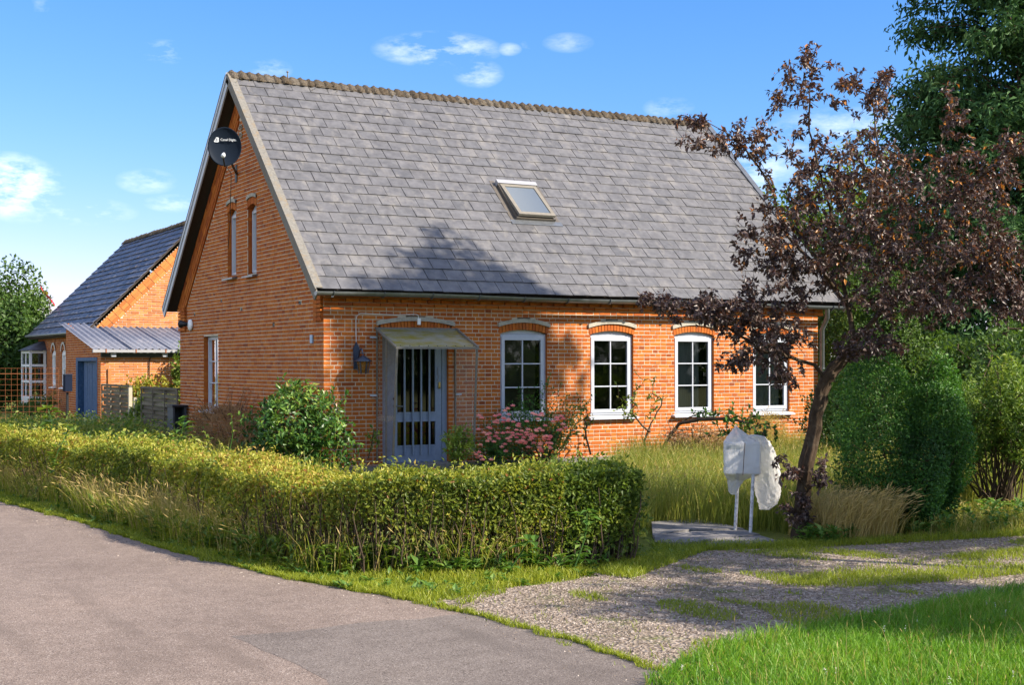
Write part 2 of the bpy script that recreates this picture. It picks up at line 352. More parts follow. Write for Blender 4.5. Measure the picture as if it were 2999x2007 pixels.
def blades(name, P, H, lean, Wd, mat, parent=None, tint=None, heads=None, kind='stuff', hs=1.0):
    """grass blades: P (n,3) foot, H height, lean (n,3) horizontal bend of the tip relative to height"""
    n = len(P); H = np.asarray(H)[:, None]; Wd = np.broadcast_to(np.asarray(Wd, float), (n,))[:, None]
    if tint is None: tint = rng.random(n)
    a = rng.random(n) * 6.283; sd = np.stack([np.cos(a), np.sin(a), np.zeros(n)], 1)
    up = np.array([0, 0, 1.0])
    p1 = P + up * H * .5 + lean * H * .22; p2 = P + up * H * .83 + lean * H * .6; p3 = P + up * H * (1 - .12 * np.linalg.norm(lean, axis=1, keepdims=True)) + lean * H
    V = np.stack([P - sd * Wd / 2, P + sd * Wd / 2, p1 - sd * Wd * .42, p1 + sd * Wd * .42, p2 - sd * Wd * .25, p2 + sd * Wd * .25, p3], 1).reshape(-1, 3)
    b = (np.arange(n) * 7)[:, None]
    F = np.concatenate([b + [0, 1, 3], b + [0, 3, 2], b + [2, 3, 5], b + [2, 5, 4], b + [4, 5, 6]], 1).reshape(-1, 3)
    T = np.repeat(np.clip(tint, 0, 1), 5)
    if heads is not None:                # seed heads: two crossed slim leaves at the tip of some blades
        idx = np.where(rng.random(n) < heads)[0]
        d = unit(p3[idx] - p2[idx]); hl = rng.uniform(.04, .08, len(idx))[:, None] * hs
        hv, hf, o = [], [], len(V)
        for c in range(2):
            s2 = unit(np.cross(d, rdirs(len(idx))))
            q = np.stack([p3[idx] - d * hl * .3, p3[idx] + d * hl * .3 + s2 * .0038 * hs, p3[idx] + d * hl, p3[idx] + d * hl * .3 - s2 * .0038 * hs], 1).reshape(-1, 3)
            bb = (np.arange(len(idx)) * 4 + o)[:, None]; o += len(q)
            hv.append(q); hf.append(np.concatenate([bb + [0, 1, 2], bb + [0, 2, 3]], 1).reshape(-1, 3))
        V = np.concatenate([V] + hv); F = np.concatenate([F] + hf)
        T = np.concatenate([T, np.full(len(idx) * 4, .97)])
    return raw(name, V, F, mat, parent, T, kind=kind)

def lump(d, seed, amp=.22, freq=2.6, k=7):
    r = np.random.default_rng(seed); o = np.ones(len(d))
    for i in range(k):
        kv = r.normal(size=3) * freq * (1 + i * .25); o += amp / (1 + .35 * i) * np.sin(d @ kv + r.random() * 6.28)
    return o
def shellpts(n, c, rad, seed=0, inner=.55, amp=.22, freq=2.6, zmin=-1.0):
    d = rdirs(int(n * 1.6)); d = d[d[:, 2] > zmin][:n]
    s = inner + (1 - inner) * rng.random(len(d)) ** .6
    return np.array(c) + d * np.array(rad) * (s * lump(d, seed, amp, freq))[:, None], d

def shoots(name, paths, mat, parent, n=4):
    m = MB()
    for p, r in paths: m.tube(p, r, n, caps=False)
    return m.build(name, mat, parent)

def grow(limbs, ends, seg=.16, jit=.035, sag=.0):
    """limbs: polylines of the skeleton; ends: twig tips. Each tip joins the nearest wood already there."""
    nodes, par = [], []
    def nid(p, q): nodes.append(np.array(p, float)); par.append(q); return len(nodes) - 1
    for L in limbs:
        q = -1
        if nodes:
            A = np.array(nodes); q = int(np.argmin(((A - np.array(L[0])) ** 2).sum(1)))
        for i in range(len(L) - 1):
            a, b = np.array(L[i], float), np.array(L[i + 1], float); k = max(1, int(np.linalg.norm(b - a) / seg))
            for j in range(k + (i == len(L) - 2)):
                q = nid(a + (b - a) * j / k + rng.normal(size=3) * jit * .25, q)
    nskel = len(nodes)
    A = np.array(nodes); ends = np.asarray(ends)
    order = np.argsort(((ends[:, None] - A[None]) ** 2).sum(2).min(1))
    buf = np.zeros((len(nodes) + len(ends) * 14, 3)); buf[:len(nodes)] = A; cnt = len(nodes); tips = []
    root = A[0]
    for e in ends[order]:
        d = np.linalg.norm(buf[:cnt] - e, axis=1)
        d = d + .25 * np.maximum(0, np.linalg.norm(buf[:cnt] - root, axis=1) - np.linalg.norm(e - root))   # prefer wood that lies towards the root
        q = int(np.argmin(d)); a = buf[q].copy(); ln = np.linalg.norm(e - a); k = int(np.clip(ln / seg, 2, 12)); chain = [q]
        for j in range(1, k + 1):
            t = j / k; p = a + (e - a) * t + rng.normal(size=3) * jit * (t < 1) + np.array([0, 0, .12 * ln * math.sin(math.pi * t) - sag * t * t])
            nodes.append(p); par.append(chain[-1]); buf[cnt] = p; chain.append(cnt); cnt += 1
        tips.append(chain)
    return buf[:cnt].copy(), par, tips, nskel
def wood(name, nodes, par, mat, parent, tip=.003, p=2.3, rmax=.2, big=.018, skip=None, base=None):
    n = len(nodes); acc = np.zeros(n); kids = np.zeros(n, int)
    for q in par:
        if q >= 0: kids[q] += 1
    acc[kids == 0] = tip ** p
    for i in range(n - 1, -1, -1):
        if acc[i] == 0: acc[i] = tip ** p
        if par[i] >= 0: acc[par[i]] += acc[i]
    r = np.minimum(acc ** (1 / p), rmax)
    V, F = [], []; b = 0
    for i in range(n):
        q = par[i]
        if q < 0: continue
        a, c = nodes[q], nodes[i]; k = 7 if r[i] > big else (5 if r[i] > .008 else 3)
        d = c - a; l = np.linalg.norm(d)
        if l < 1e-6: continue
        d /= l; ref = np.array([.2, .3, .9]) if abs(d[2]) < .9 else np.array([1., 0, 0])
        s = np.cross(d, ref); s /= np.linalg.norm(s); u = np.cross(d, s)
        rq = min(r[q], r[i] * 1.5)
        for pnt, rr in ((a - d * rr_ov(r[i]), rq), (c, r[i])):
            for j in range(k):
                an = 6.2832 * j / k; V.append(pnt + rr * (math.cos(an) * s + math.sin(an) * u))
        F += [(b + j, b + (j + 1) % k, b + k + (j + 1) % k, b + k + j) for j in range(k)]; b += 2 * k
    return raw(name, np.array(V), np.array(F), mat, parent, smooth=True)
def rr_ov(r): return r * .3
def twigleaves(nodes, tips, per, spread, Lr, last=3):
    P, D = [], []
    for ch in tips:
        for _ in range(per):
            j = len(ch) - 1 - min(int(rng.random() ** 1.3 * last), len(ch) - 2)
            a, b = nodes[ch[j - 1]], nodes[ch[j]]; d = unit(b - a)
            P.append(a + (b - a) * rng.random() + rng.normal(size=3) * spread * .25); D.append(d * .7 + rng.normal(size=3) * .7)
    P, D = np.array(P), np.array(D)
    N = rng.normal(size=P.shape) * .6 + [0, 0, .9]
    return P, D, N
def inpoly(x, y, poly):
    c = np.zeros(len(x), bool); n = len(poly)
    for i in range(n):
        x1, y1 = poly[i]; x2, y2 = poly[(i + 1) % n]
        if y1 == y2: continue
        c ^= ((y1 > y) != (y2 > y)) & (x < (x2 - x1) * (y - y1) / (y2 - y1) + x1)
    return c
def polypts(n, poly, dens=None):
    P = np.array(poly); lo, hi = P.min(0), P.max(0); out = []
    tot = 0
    while tot < n:
        q = lo + rng.random((n * 2, 2)) * (hi - lo); q = q[inpoly(q[:, 0], q[:, 1], poly)]
        if dens is not None: q = q[rng.random(len(q)) < dens(q)]
        out.append(q); tot += len(q)
    return np.concatenate(out)[:n]
def p3(q, z=0.0): return np.column_stack([q, np.full(len(q), z)])
def patchy(q, s=1.3, seed=3):
    r = np.random.default_rng(seed); o = np.zeros(len(q))
    for i in range(8):
        k = r.normal(size=2) * s * (1 + i * .4); o += np.sin(q @ k + r.random() * 6.28) / (1 + .3 * i)
    return o / 2.2

# ------------------------------------------------------------------ ground, road, driveway
def groundmat():
    m, nt, b = mat0('soil_and_grass', .95, .1)
    n1 = noise(nt, 1.6, 8, .7); n2 = noise(nt, 26, 5, .7)
    c = ramp(nt, n1, [(.35, (.10, .13, .022)), (.5, (.15, .17, .03)), (.65, (.20, .17, .06))])
    c = mixc(nt, .6, c, ramp(nt, n2, [(.3, (.4, .4, .4)), (.7, (1.4, 1.4, 1.4))]), 'MULTIPLY')
    nt.links.new(c, b.inputs['Base Color']); bump(nt, n2, .7, .03, b); return m
def asphalt(name, a, b_, c_, bm=.35):
    m, nt, b = mat0(name, .9, .2)
    g = node(nt, 'ShaderNodeNewGeometry'); vo = node(nt, 'ShaderNodeTexVoronoi'); vo.inputs['Scale'].default_value = 115
    nt.links.new(g.outputs['Position'], vo.inputs['Vector'])
    sep = node(nt, 'ShaderNodeSeparateColor'); nt.links.new(vo.outputs['Color'], sep.inputs[0])
    c = ramp(nt, sep.outputs[0], [(0, tuple(x * .5 for x in a)), (.16, tuple(x * .88 for x in a)), (.6, a), (.88, b_), (1, c_)])
    n1 = noise(nt, .55, 6, .6); n2 = noise(nt, 5, 6, .7)
    c = mixc(nt, .8, c, ramp(nt, n1, [(.3, (.80, .79, .79)), (.55, (1, 1, 1)), (.75, (1.12, 1.10, 1.08))]), 'MULTIPLY')
    c = mixc(nt, .55, c, ramp(nt, n2, [(.32, (.72, .71, .70)), (.6, (1.08, 1.08, 1.08))]), 'MULTIPLY')
    st = noise(nt, 1.1, 4, .5, stretch=(2.4, .35, 1))
    c = mixc(nt, mth(nt, 'MULTIPLY', mth(nt, 'SUBTRACT', st, .56, True), 4, True), c, tuple(x * .62 for x in a))
    nt.links.new(c, b.inputs['Base Color'])
    bump(nt, vo.outputs['Distance'], bm, .01, b); return m
def gravelmat():
    m, nt, b = mat0('gravel_bed', .95, .1)
    g = node(nt, 'ShaderNodeNewGeometry'); vo = node(nt, 'ShaderNodeTexVoronoi'); vo.inputs['Scale'].default_value = 42
    nt.links.new(g.outputs['Position'], vo.inputs['Vector'])
    sep = node(nt, 'ShaderNodeSeparateColor'); nt.links.new(vo.outputs['Color'], sep.inputs[0])
    c = ramp(nt, sep.outputs[0], [(0, (.11, .082, .060)), (.4, (.215, .170, .133)), (.75, (.28, .228, .183)), (1, (.38, .32, .27))])
    n1 = noise(nt, 1.4, 7, .7)
    c = mixc(nt, mth(nt, 'MULTIPLY', mth(nt, 'SUBTRACT', n1, .5, True), 7, True), c, (.12, .10, .065))
    n3 = noise(nt, 2.1, 6, .7)
    c = mixc(nt, mth(nt, 'MULTIPLY', mth(nt, 'SUBTRACT', n3, .56, True), 6, True), c, (.10, .12, .03))
    nt.links.new(c, b.inputs['Base Color']); bump(nt, vo.outputs['Distance'], .8, .02, b); return m
SOIL = groundmat()
ROADM = asphalt('pink_chipped_asphalt', (.212, .163, .134), (.245, .194, .163), (.34, .285, .245))
PATCHM = asphalt('grey_asphalt_patch', (.165, .137, .119), (.185, .157, .138), (.25, .218, .195), .25)
GRAVELM = gravelmat()
SLABM = plain('old_concrete_slab', (.20, .19, .185), .9, .2, grain=30, amt=.5, bmp=.4, dirt=(.09, .09, .085), dirt_scale=3, dirt_amt=.6)

def sheet(name, poly, z, mat, jit=.03, step=.18, kind='structure'):
    P = []
    for i in range(len(poly)):
        a, b = np.array(poly[i]), np.array(poly[(i + 1) % len(poly)]); l = np.linalg.norm(b - a); k = max(1, int(l / step)) if l < 15 else 1
        for j in range(k): P.append(a + (b - a) * j / k + (rng.normal(size=2) * jit if l < 15 else 0))
    me = bpy.data.meshes.new(name); me.from_pydata([(p[0], p[1], z) for p in P], [], [list(range(len(P)))]); me.update()
    if me.polygons[0].normal.z < 0: me.flip_normals()
    me.materials.append(mat); o = bpy.data.objects.new(name, me); COL.objects.link(o); o['kind'] = kind; return o
gm = MB(); gm.add([(-260, -260, 0), (260, -260, 0), (260, 320, 0), (-260, 320, 0)], [(0, 1, 2, 3)]); gm.build('ground', SOIL, kind='structure')
EDGE = [(-7.2, 60), (-6.2, 14), (-5.6, 3), (-5.18, -2.28), (-4.8, -5.18), (-4.61, -7.74), (-4.27, -9.78), (-3.95, -10.87), (-3.78, -11.5), (-3.7, -12.1), (-3.6, -12.9), (-3.62, -14.2), (-3.7, -16), (-3.8, -22), (-3.9, -60)]
ROAD = EDGE + [(-12.5, -60), (-12.3, -20), (-13, 0), (-15, 60)]
sheet('road', ROAD, .012, ROADM, .025)
DRIVE = [tuple(gv(*q)) for q in ((940, 1386), (1150, 1350), (1350, 1318), (1500, 1290), (1580, 1262), (1760, 1252), (1900, 1246), (2343, 1224))] + [(9, -11.2), (22, -12.2), (22, -13.4), (8, -12.9)] + \
        [tuple(gv(*q)) for q in ((2343, 1352), (1900, 1442), (1640, 1492), (1480, 1566))] + [(-3.75, -14.0), (-3.7, -12.6)]
sheet('driveway', DRIVE, .006, GRAVELM, .05, .2)
PATCH = [tuple(gv(*q)) for q in ((530, 1462), (700, 1448), (880, 1428), (1085, 1408), (1150, 1425), (1290, 1462), (1440, 1512), (1580, 1570))] + [(-3.8, -15.4), (-5.6, -15.6), (-5.28, -13.3), (-5.30, -12.6)]
sheet('asphalt_patch', PATCH, .0132, PATCHM, .02)

# loose stones of the drive
def stones(name, Q, size, mat):
    n = len(Q); s = size * rng.uniform(.5, 1.5, n)
    base = np.array([[1, 0, 0], [0, 1, 0], [-1, 0, 0], [0, -1, 0], [0, 0, .75], [.55, .55, .5]], float)
    V = base[None] * (1 + rng.normal(size=(n, 6, 1)) * .25) * s[:, None, None]
    a = rng.random(n) * 6.28; c, sn = np.cos(a)[:, None], np.sin(a)[:, None]
    V = np.stack([V[..., 0] * c - V[..., 1] * sn, V[..., 0] * sn + V[..., 1] * c, V[..., 2]], -1)
    V = (V + np.column_stack([Q, np.full(n, .006)])[:, None]).reshape(-1, 3)
    b = (np.arange(n) * 6)[:, None]
    F = np.concatenate([b + [0, 5, 4], b + [5, 1, 4], b + [1, 2, 4], b + [2, 3, 4], b + [3, 0, 4], b + [0, 1, 5]], 1).reshape(-1, 3)
    return raw(name, V, F, mat, tint=np.repeat(rng.random(n), 6), kind='stuff')
STONE = pieces('gravel_stone', [(0, (.10, .076, .058)), (.4, (.21, .166, .132)), (.8, (.29, .236, .192)), (1, (.42, .365, .315))], rough=.9, grain=40, grain_amt=.2, bmp=0)
DV = [p for p in DRIVE if p[0] < 6]
sq = polypts(16000, [tuple(p) for p in DRIVE if p[0] < 5], lambda q: np.where(patchy(q, 1.6, 9) > -.2, .95, .2))
stones('gravel', sq, .0070, STONE)
# chips strewn over the road edge
ce = []
for i in range(2, 12):
    a, b = np.array(EDGE[i]), np.array(EDGE[i + 1]); k = int(np.linalg.norm(b - a) * 55)
    t = rng.random((k, 1)); ce.append(a + (b - a) * t + np.column_stack([-np.abs(rng.normal(size=k)) * .22, np.zeros(k)]))
ce = np.concatenate(ce)
tag(stones('road_chippings', ce + 0.0, .006, STONE), kind='stuff').location.z = .006

# paving slab by the mailbox: three worn flagstones
sp = [gv(*q) for q in ((1492, 1207), (1600, 1199), (1700, 1222), (1772, 1246), (1700, 1253), (1560, 1256), (1500, 1250))]
def slabpiece(poly, parent, h):
    m = MB(); n = len(poly); V = [(p[0] + rng.normal() * .012, p[1] + rng.normal() * .012, 0) for p in poly]
    T = [(x, y, h + rng.normal() * .006) for x, y, _ in V]
    m.add(V + T, [tuple(range(n, 2 * n))] + [(i, (i + 1) % n, n + (i + 1) % n, n + i) for i in range(n)])
    return m.build('flagstone', SLABM, parent)
slab = empty('stone_path', (.2, -9.3, 0), 'worn grey flagstone path leading in beside the bagged mailbox', 'path')
c0, c1 = (sp[0] + sp[1]) / 2, (sp[5] + sp[4]) / 2
mid1, mid2 = sp[0] * .35 + sp[6] * .65, sp[2] * .5 + sp[3] * .5
slabpiece([sp[0], sp[1], sp[2] * .98 + sp[1] * .02, (sp[2] + mid1) / 2 + np.array([0, .15]), mid1], slab, .05)
slabpiece([mid1 + [0, -.03], (sp[2] + mid1) / 2 + np.array([.0, .11]), sp[2] + [0, -.03], mid2, (mid2 + sp[5]) / 2, sp[5], sp[6]], slab, .042)
slabpiece([mid2 + [0, -.03], sp[3], sp[4], sp[5] * .6 + sp[4] * .4, (mid2 + sp[5]) / 2 + [0, -.03]], slab, .036)

# ------------------------------------------------------------------ brickwork
CH = .0667                                # course height
UNIT = []                                 # a few slightly uneven unit bricks, shared by all single bricks
def unit_bricks(mat, key):
    out = []
    for i in range(4):
        m = MB(); m.box((-.5, -.5, -.5), (.5, .5, .5), jit=.022); o = m.build('brick', mat); me = o.data; bpy.data.objects.remove(o); out.append(me)
    return out
UB = {'r': unit_bricks(BRICK, 'r'), 'y': unit_bricks(BRICK_Y, 'y')}

def lay(u0, u1, v0, v1, segs, bond='danish', off=0.0):
    """bricks of a wall field: list of (u centre, v centre, width, height); segs(v) gives the open intervals of a course"""
    out = []; r = 0; v = v0
    while v + .03 < v1:
        vc = v + CH / 2
        if bond == 'danish': pat = [.12] if r % 2 == 0 else [.24, .12]; sh = (.0 if r % 2 == 0 else (.06 if r % 4 == 1 else .24)) + off
        else: pat = [.24]; sh = (.12 if r % 2 else 0) + off
        cells = []; u = u0 - sh - .36; k = 0
        while u < u1: cells.append((u, u + pat[k % len(pat)])); u += pat[k % len(pat)]; k += 1
        for a, b in segs(vc):
            for c, d in cells:
                x0, x1 = max(a, c + .006 if c > a + .02 else a), min(b, d - .006 if d < b - .02 else b)
                if x1 - x0 > .022: out.append(((x0 + x1) / 2, vc, x1 - x0, CH - .0135))
        v += CH; r += 1
    return out
def cut(segs, holes):
    for (h0, h1) in holes:
        n = []
        for a, b in segs:
            if h1 <= a or h0 >= b: n.append((a, b)); continue
            if h0 > a + .01: n.append((a, h0))
            if h1 < b - .01: n.append((h1, b))
        segs = n
    return segs
def brick_frame(bricks, O, U, Vv, N, depth=.11):
    """bricks -> centre, axes*half size. N points out of the wall"""
    B = np.array([b[:4] for b in bricks]); ang = np.array([b[4] if len(b) > 4 else 0. for b in bricks]); pr = np.array([b[5] if len(b) > 5 else 0. for b in bricks])
    n = len(B); O, U, Vv, N = [np.array(x, float) for x in (O, U, Vv, N)]
    out = pr + np.clip(rng.normal(size=n) * .0014, -.0018, .004)
    C = O + B[:, :1] * U + B[:, 1:2] * Vv + (out - depth / 2)[:, None] * N
    ca, sa = np.cos(ang)[:, None], np.sin(ang)[:, None]
    ax = np.stack([(ca * U + sa * Vv) * (B[:, 2:3] / 2), np.broadcast_to(N * depth / 2, (n, 3)), (-sa * U + ca * Vv) * (B[:, 3:4] / 2)], 1)
    return C, ax
def brick_stuff(name, C, A, mat, parent):
    n = len(C); s = np.array([[i, j, k] for k in (-1, 1) for j in (-1, 1) for i in (-1, 1)], float)
    V = C[:, None] + np.einsum('vk,nkc->nvc', s, A) + np.clip(rng.normal(size=(n, 8, 3)) * .0011, -.0016, .0016)
    V = V.reshape(-1, 3)
    f = np.array([[2, 3, 7, 6], [0, 2, 6, 4], [1, 5, 7, 3], [4, 6, 7, 5], [0, 1, 3, 2]])
    F = ((np.arange(n) * 8)[:, None, None] + f[None]).reshape(-1, 4)
    return raw(name, V, F, mat, parent, np.repeat(rng.random(n), 5), kind='stuff')
def single_bricks(C, A, meshes, parent, name='brick'):
    for c, a in zip(C, A):
        o = bpy.data.objects.new(name, random.choice(meshes)); COL.objects.link(o)
        M = Matrix.Identity(4)
        for k in range(3):
            for r_ in range(3): M[r_][k] = a[k][r_] * 2
        for r_ in range(3): M[r_][3] = c[r_]
        o.matrix_basis = M; put(o, parent)
def score(C, A, N):
    d = CAM - C; r = np.linalg.norm(d, axis=1); cosn = np.abs((d @ np.array(N)) / r)
    return np.linalg.norm(A[:, 0], axis=1) * cosn / r ** 2 * (((C - CAM) @ FW) > 1)
def mortar_quads(m, segsrows, O, U, Vv, N, rec):
    O, U, Vv, N = [np.array(x, float) for x in (O, U, Vv, N)]
    for (v0, v1, segs) in segsrows:
        for a, b in segs:
            P = [O + U * a + Vv * v0 - N * rec, O + U * b + Vv * v0 - N * rec, O + U * b + Vv * v1 - N * rec, O + U * a + Vv * v1 - N * rec]
            m.add(P, [(0, 1, 2, 3)])

# ------------------------------------------------------------------ the house
L, DEP, ZE, ZR = 10.2, 7.98, 2.87, 6.97
YE = -.30; YM = DEP / 2
SL = math.hypot(YM - YE, ZR - ZE); CS, SN = (YM - YE) / SL, (ZR - ZE) / SL
def roofz(y): return ZE + (min(y, DEP - y) - YE) * SN / CS
X0R, X1R = -.25, 10.62
house = empty('brick_house', (5.1, 3.99, 0), 'red brick village house with steep grey slate roof and arched white windows', 'house')

WINS = [(3.63, .92), (5.425, .91), (7.23, .90), (9.04, .90)]
SILL, SPR = .80, 2.205
DOORC, DOORW = 1.60, 1.19
def arch_half(vc, base, rise, hw):        # half width of the arch outline at height vc
    t = (vc - base) / rise
    return hw * math.sqrt(max(0, 1 - t)) if 0 < t < 1 else (hw if t <= 0 else 0)
def front_segs(vc):
    holes = []
    for xc, ww in WINS:
        if SILL - .03 < vc < SPR + .02: holes.append((xc - ww / 2, xc + ww / 2))
        elif vc >= SPR + .02:
            h = arch_half(vc, 2.36, .115, .51) if vc > 2.36 else .465
            if vc < 2.475: holes.append((xc - h, xc + h))
    if vc < SPR + .02: holes.append((DOORC - DOORW / 2, DOORC + DOORW / 2))
    elif vc < 2.475:
        h = arch_half(vc, 2.36, .115, .71) if vc > 2.36 else .66
        holes.append((DOORC - h, DOORC + h))
    return cut([(0.0, L)], holes)
fw_ = MB(); rv_ = []
def reveals(parent):
    for q in rv_:
        m = MB(); m.add(q, [(0, 1, 2, 3)]); m.build('reveal', BRICK, parent)
    rv_.clear()
rows = []; v = -.05
while v < 2.90: rows.append((v, v + CH / 2, front_segs(v + CH / 4))); v += CH / 2
mortar_quads(fw_, rows, (0, 0, 0), (1, 0, 0), (0, 0, 1), (0, -1, 0), .004)
for xc, ww in WINS + [(DOORC, DOORW)]:     # reveals
    z0 = SILL - .03 if ww < 1 else -.05
    for x, s in ((xc - ww / 2 - .001, 1), (xc + ww / 2 + .001, -1)):
        rv_.append([(x, .008, z0), (x, .24, z0), (x, .24, SPR), (x, .008, SPR)])
front = fw_.build('front_wall', MORTAR, house); reveals(front)
fb = lay(0, L, -.05, 2.60, front_segs)
# cornice: projecting courses and a row of dentils under the gutter
for k, (z, pr) in enumerate(((2.618, .03), (2.685, .0), (2.752, .055), (2.82, .085))):
    u = 0.0
    while u < L:
        ww = .108
        if k == 1:
            fb.append((u + .06, z + CH / 2, .108, CH - .012, 0, .05 if int(u / .12) % 2 else .012)); u += .12
        else:
            fb.append((u + .12, z + CH / 2, .228, CH - .012, 0, pr)); u += .24
# arches of bricks on edge
for xc, ww in WINS + [(DOORC, DOORW)]:
    n = 15 if ww < 1 else 21; hw = ww / 2 + .02
    for i in range(n):
        t = (i + .5) / n * 2 - 1; x = t * hw; s = .07 if ww < 1 else .09
        z = SPR + .005 + s * (1 - t * t); a = -t * .16
        fb.append((xc + x - math.sin(a) * .06, z + .062, 2 * hw / n - .009, .122, a, .004))
C_, A_ = brick_frame(fb, (0, 0, 0), (1, 0, 0), (0, 0, 1), (0, -1, 0))
sc_f = score(C_, A_, (0, -1, 0))

# gable facing the road (x = 0 plane, U runs towards the back)
GW = [(4.56, .50, 3.35, 4.50), (3.41, .47, 3.33, 4.48)]      # two slim attic windows: centre, width, sill, spring
LW = (5.87, .93, .84, 2.26)
VENTS = [(6.95, 2.70), (4.01, 2.70), (1.05, 2.70), (.62, 3.02), (2.30, 2.37), (5.2, 2.9)]
BAND = .40
def gable_segs(vc, inset=True):
    a, b = 0.0, DEP
    if vc > 2.5:
        yy = YE + (vc - ZE) * CS / SN + .16 / SN
        if inset: yy += BAND / SN
        a, b = max(a, yy), min(b, DEP - yy)
        if vc < 2.93: a, b = max(a, .0 if vc < 2.45 else .30), min(b, DEP if vc < 2.45 else DEP - .48)
        if a >= b: return []
    holes = []
    for yc, ww, z0, z1 in GW:
        if z0 - .02 < vc < z1: holes.append((yc - ww / 2, yc + ww / 2))
        elif z1 <= vc < z1 + .30:
            h = ww / 2 + .02 if vc < z1 + .20 else arch_half(vc, z1 + .20, .10, ww / 2 + .03)
            holes.append((yc - h, yc + h))
    yc, ww, z0, z1 = LW
    if z0 - .04 < vc < z1: holes.append((yc - ww / 2, yc + ww / 2))
    for (y, z) in VENTS:
        if abs(vc - z) < CH * .5: holes.append((y - .055, y + .055))
    return cut([(a, b)], holes)
gm_ = MB(); rows = []; v = -.05
while v < ZR - .1:
    vc = v + CH / 4; sg = gable_segs(vc, False)
    rows.append((v, v + CH / 2, sg)); v += CH / 2
mortar_quads(gm_, rows, (0, 0, 0), (0, 1, 0), (0, 0, 1), (-1, 0, 0), .004)
for yc, ww, z0, z1 in GW + [LW]:
    for y in (yc - ww / 2 - .001, yc + ww / 2 + .001):
        rv_.append([(.008, y, z0 - .04), (.24, y, z0 - .04), (.24, y, z1 + .1), (.008, y, z1 + .1)])
gable = gm_.build('gable_wall', MORTAR, house); reveals(gable)
gb = lay(0, DEP, -.05, ZR - .3, gable_segs, off=.05)
for yc, ww, z0, z1 in GW:                  # round heads of bricks on edge
    for i in range(8):
        t = (i + .5) / 8 * 2 - 1; hw = ww / 2 + .015; a = -t * .22
        gb.append((yc + t * hw - math.sin(a) * .05, z1 + .02 + .075 * (1 - t * t) + .06, 2 * hw / 8 - .009, .12, a, .004))
# raking bands along both verges: three courses of stretchers following the slope, and two slim outer strips
for side in (0, 1):
    sgn = 1 if side == 0 else -1
    for q, (off, wd, pr) in enumerate(((.055, .098, .035), (.165, .098, .035), (.27, .085, .035), (.352, .05, .03))):
        s = .38
        while s < SL - .12:
            y = YE + s * CS; z = ZE + s * SN
            y += (.16 + off) * SN; z -= (.16 + off) * CS
            if y < YM - .02:
                ln = .228
                yy = y if side == 0 else DEP - y
                gb.append((yy, z, ln, wd, sgn * math.atan2(SN, CS), pr))
            s += .24
# kneelers at the foot of the bands
for (y0, y1) in ((.02, .34), (DEP - .48, DEP - .01)):
    for k in range(8):
        z = 2.42 + k * CH
        ns = int((y1 - y0) / .12)
        for j in range(ns):
            gb.append((y0 + (j + .5) * (y1 - y0) / ns, z, (y1 - y0) / ns - .012, CH - .012, 0, .045 if k != 6 else .06))
C2, A2 = brick_frame(gb, (0, 0, 0), (0, 1, 0), (0, 0, 1), (-1, 0, 0))
sc_g = score(C2, A2, (-1, 0, 0))
thr = np.sort(np.concatenate([sc_f, sc_g]))[-298]
for Cx, Ax, sc, par in ((C_, A_, sc_f, front), (C2, A2, sc_g, gable)):
    k = sc > thr
    single_bricks(Cx[k], Ax[k], UB['r'], par); brick_stuff('brickwork', Cx[~k], Ax[~k], BRICK, par)
vb = MB()
for y, z in VENTS: vb.box((.004, y - .055, z - .035), (.10, y + .055, z + .035))  # black blocks painting the dark inside the open holes
vb.build('air_vent', BLACK, gable)
# plain far walls and plinth
ow = MB()
ow.add([(L, 0.008, -.05), (L, DEP, -.05), (L, DEP, 2.9), (L, YM, ZR - .15), (L, .008, 2.9)], [(0, 1, 2, 3, 4)])
ow.add([(0.008, DEP, -.05), (L, DEP, -.05), (L, DEP, 2.9), (0.008, DEP, 2.9)], [(0, 3, 2, 1)])
ow.build('back_wall', plain('plain_brick_wall', (.40, .12, .04), .9, .1, grain=20, amt=.4), house)
pk = MB(); pk.box((-.02, -.16, -.05), (L + .1, .02, .07), jit=.004); pk.build('plinth', SLABM, house)

# cement hoods over the arches
def hood(xc, hw, z0, rise, th, parent):
    m = MB(); n = 14; V = []
    for i in range(n + 1):
        t = i / n * 2 - 1; x = xc + t * hw; z = z0 + rise * (1 - t * t)
        V += [(x, -.035, z), (x, -.035, z + th), (x, .05, z + th), (x, .05, z)]
    F = [(4 * i + a, 4 * i + (a + 1) % 4, 4 * i + 4 + (a + 1) % 4, 4 * i + 4 + a) for i in range(n) for a in range(4)] + [(0, 3, 2, 1), (4 * n, 4 * n + 1, 4 * n + 2, 4 * n + 3)]
    m.add(V, [f[::-1] for f in F]); m.build('arch_moulding', CEMENT, parent)
for xc, ww in WINS: hood(xc, .505, 2.325, .078, .066, front)
hood(DOORC, .70, 2.325, .078, .066, front)
for yc, ww, z0, z1 in GW:
    m = MB(); V = []; n = 10
    for i in range(n + 1):
        t = i / n * 2 - 1; y = yc + t * (ww / 2 + .03); z = z1 + .175 + .045 * (1 - t * t)
        V += [(-.025, y, z), (-.025, y, z + .06), (.03, y, z + .06), (.03, y, z)]
    m.add(V, [(4 * i + a, 4 * i + (a + 1) % 4, 4 * i + 4 + (a + 1) % 4, 4 * i + 4 + a) for i in range(n) for a in range(4)]); m.build('arch_moulding', CEMENT, gable)

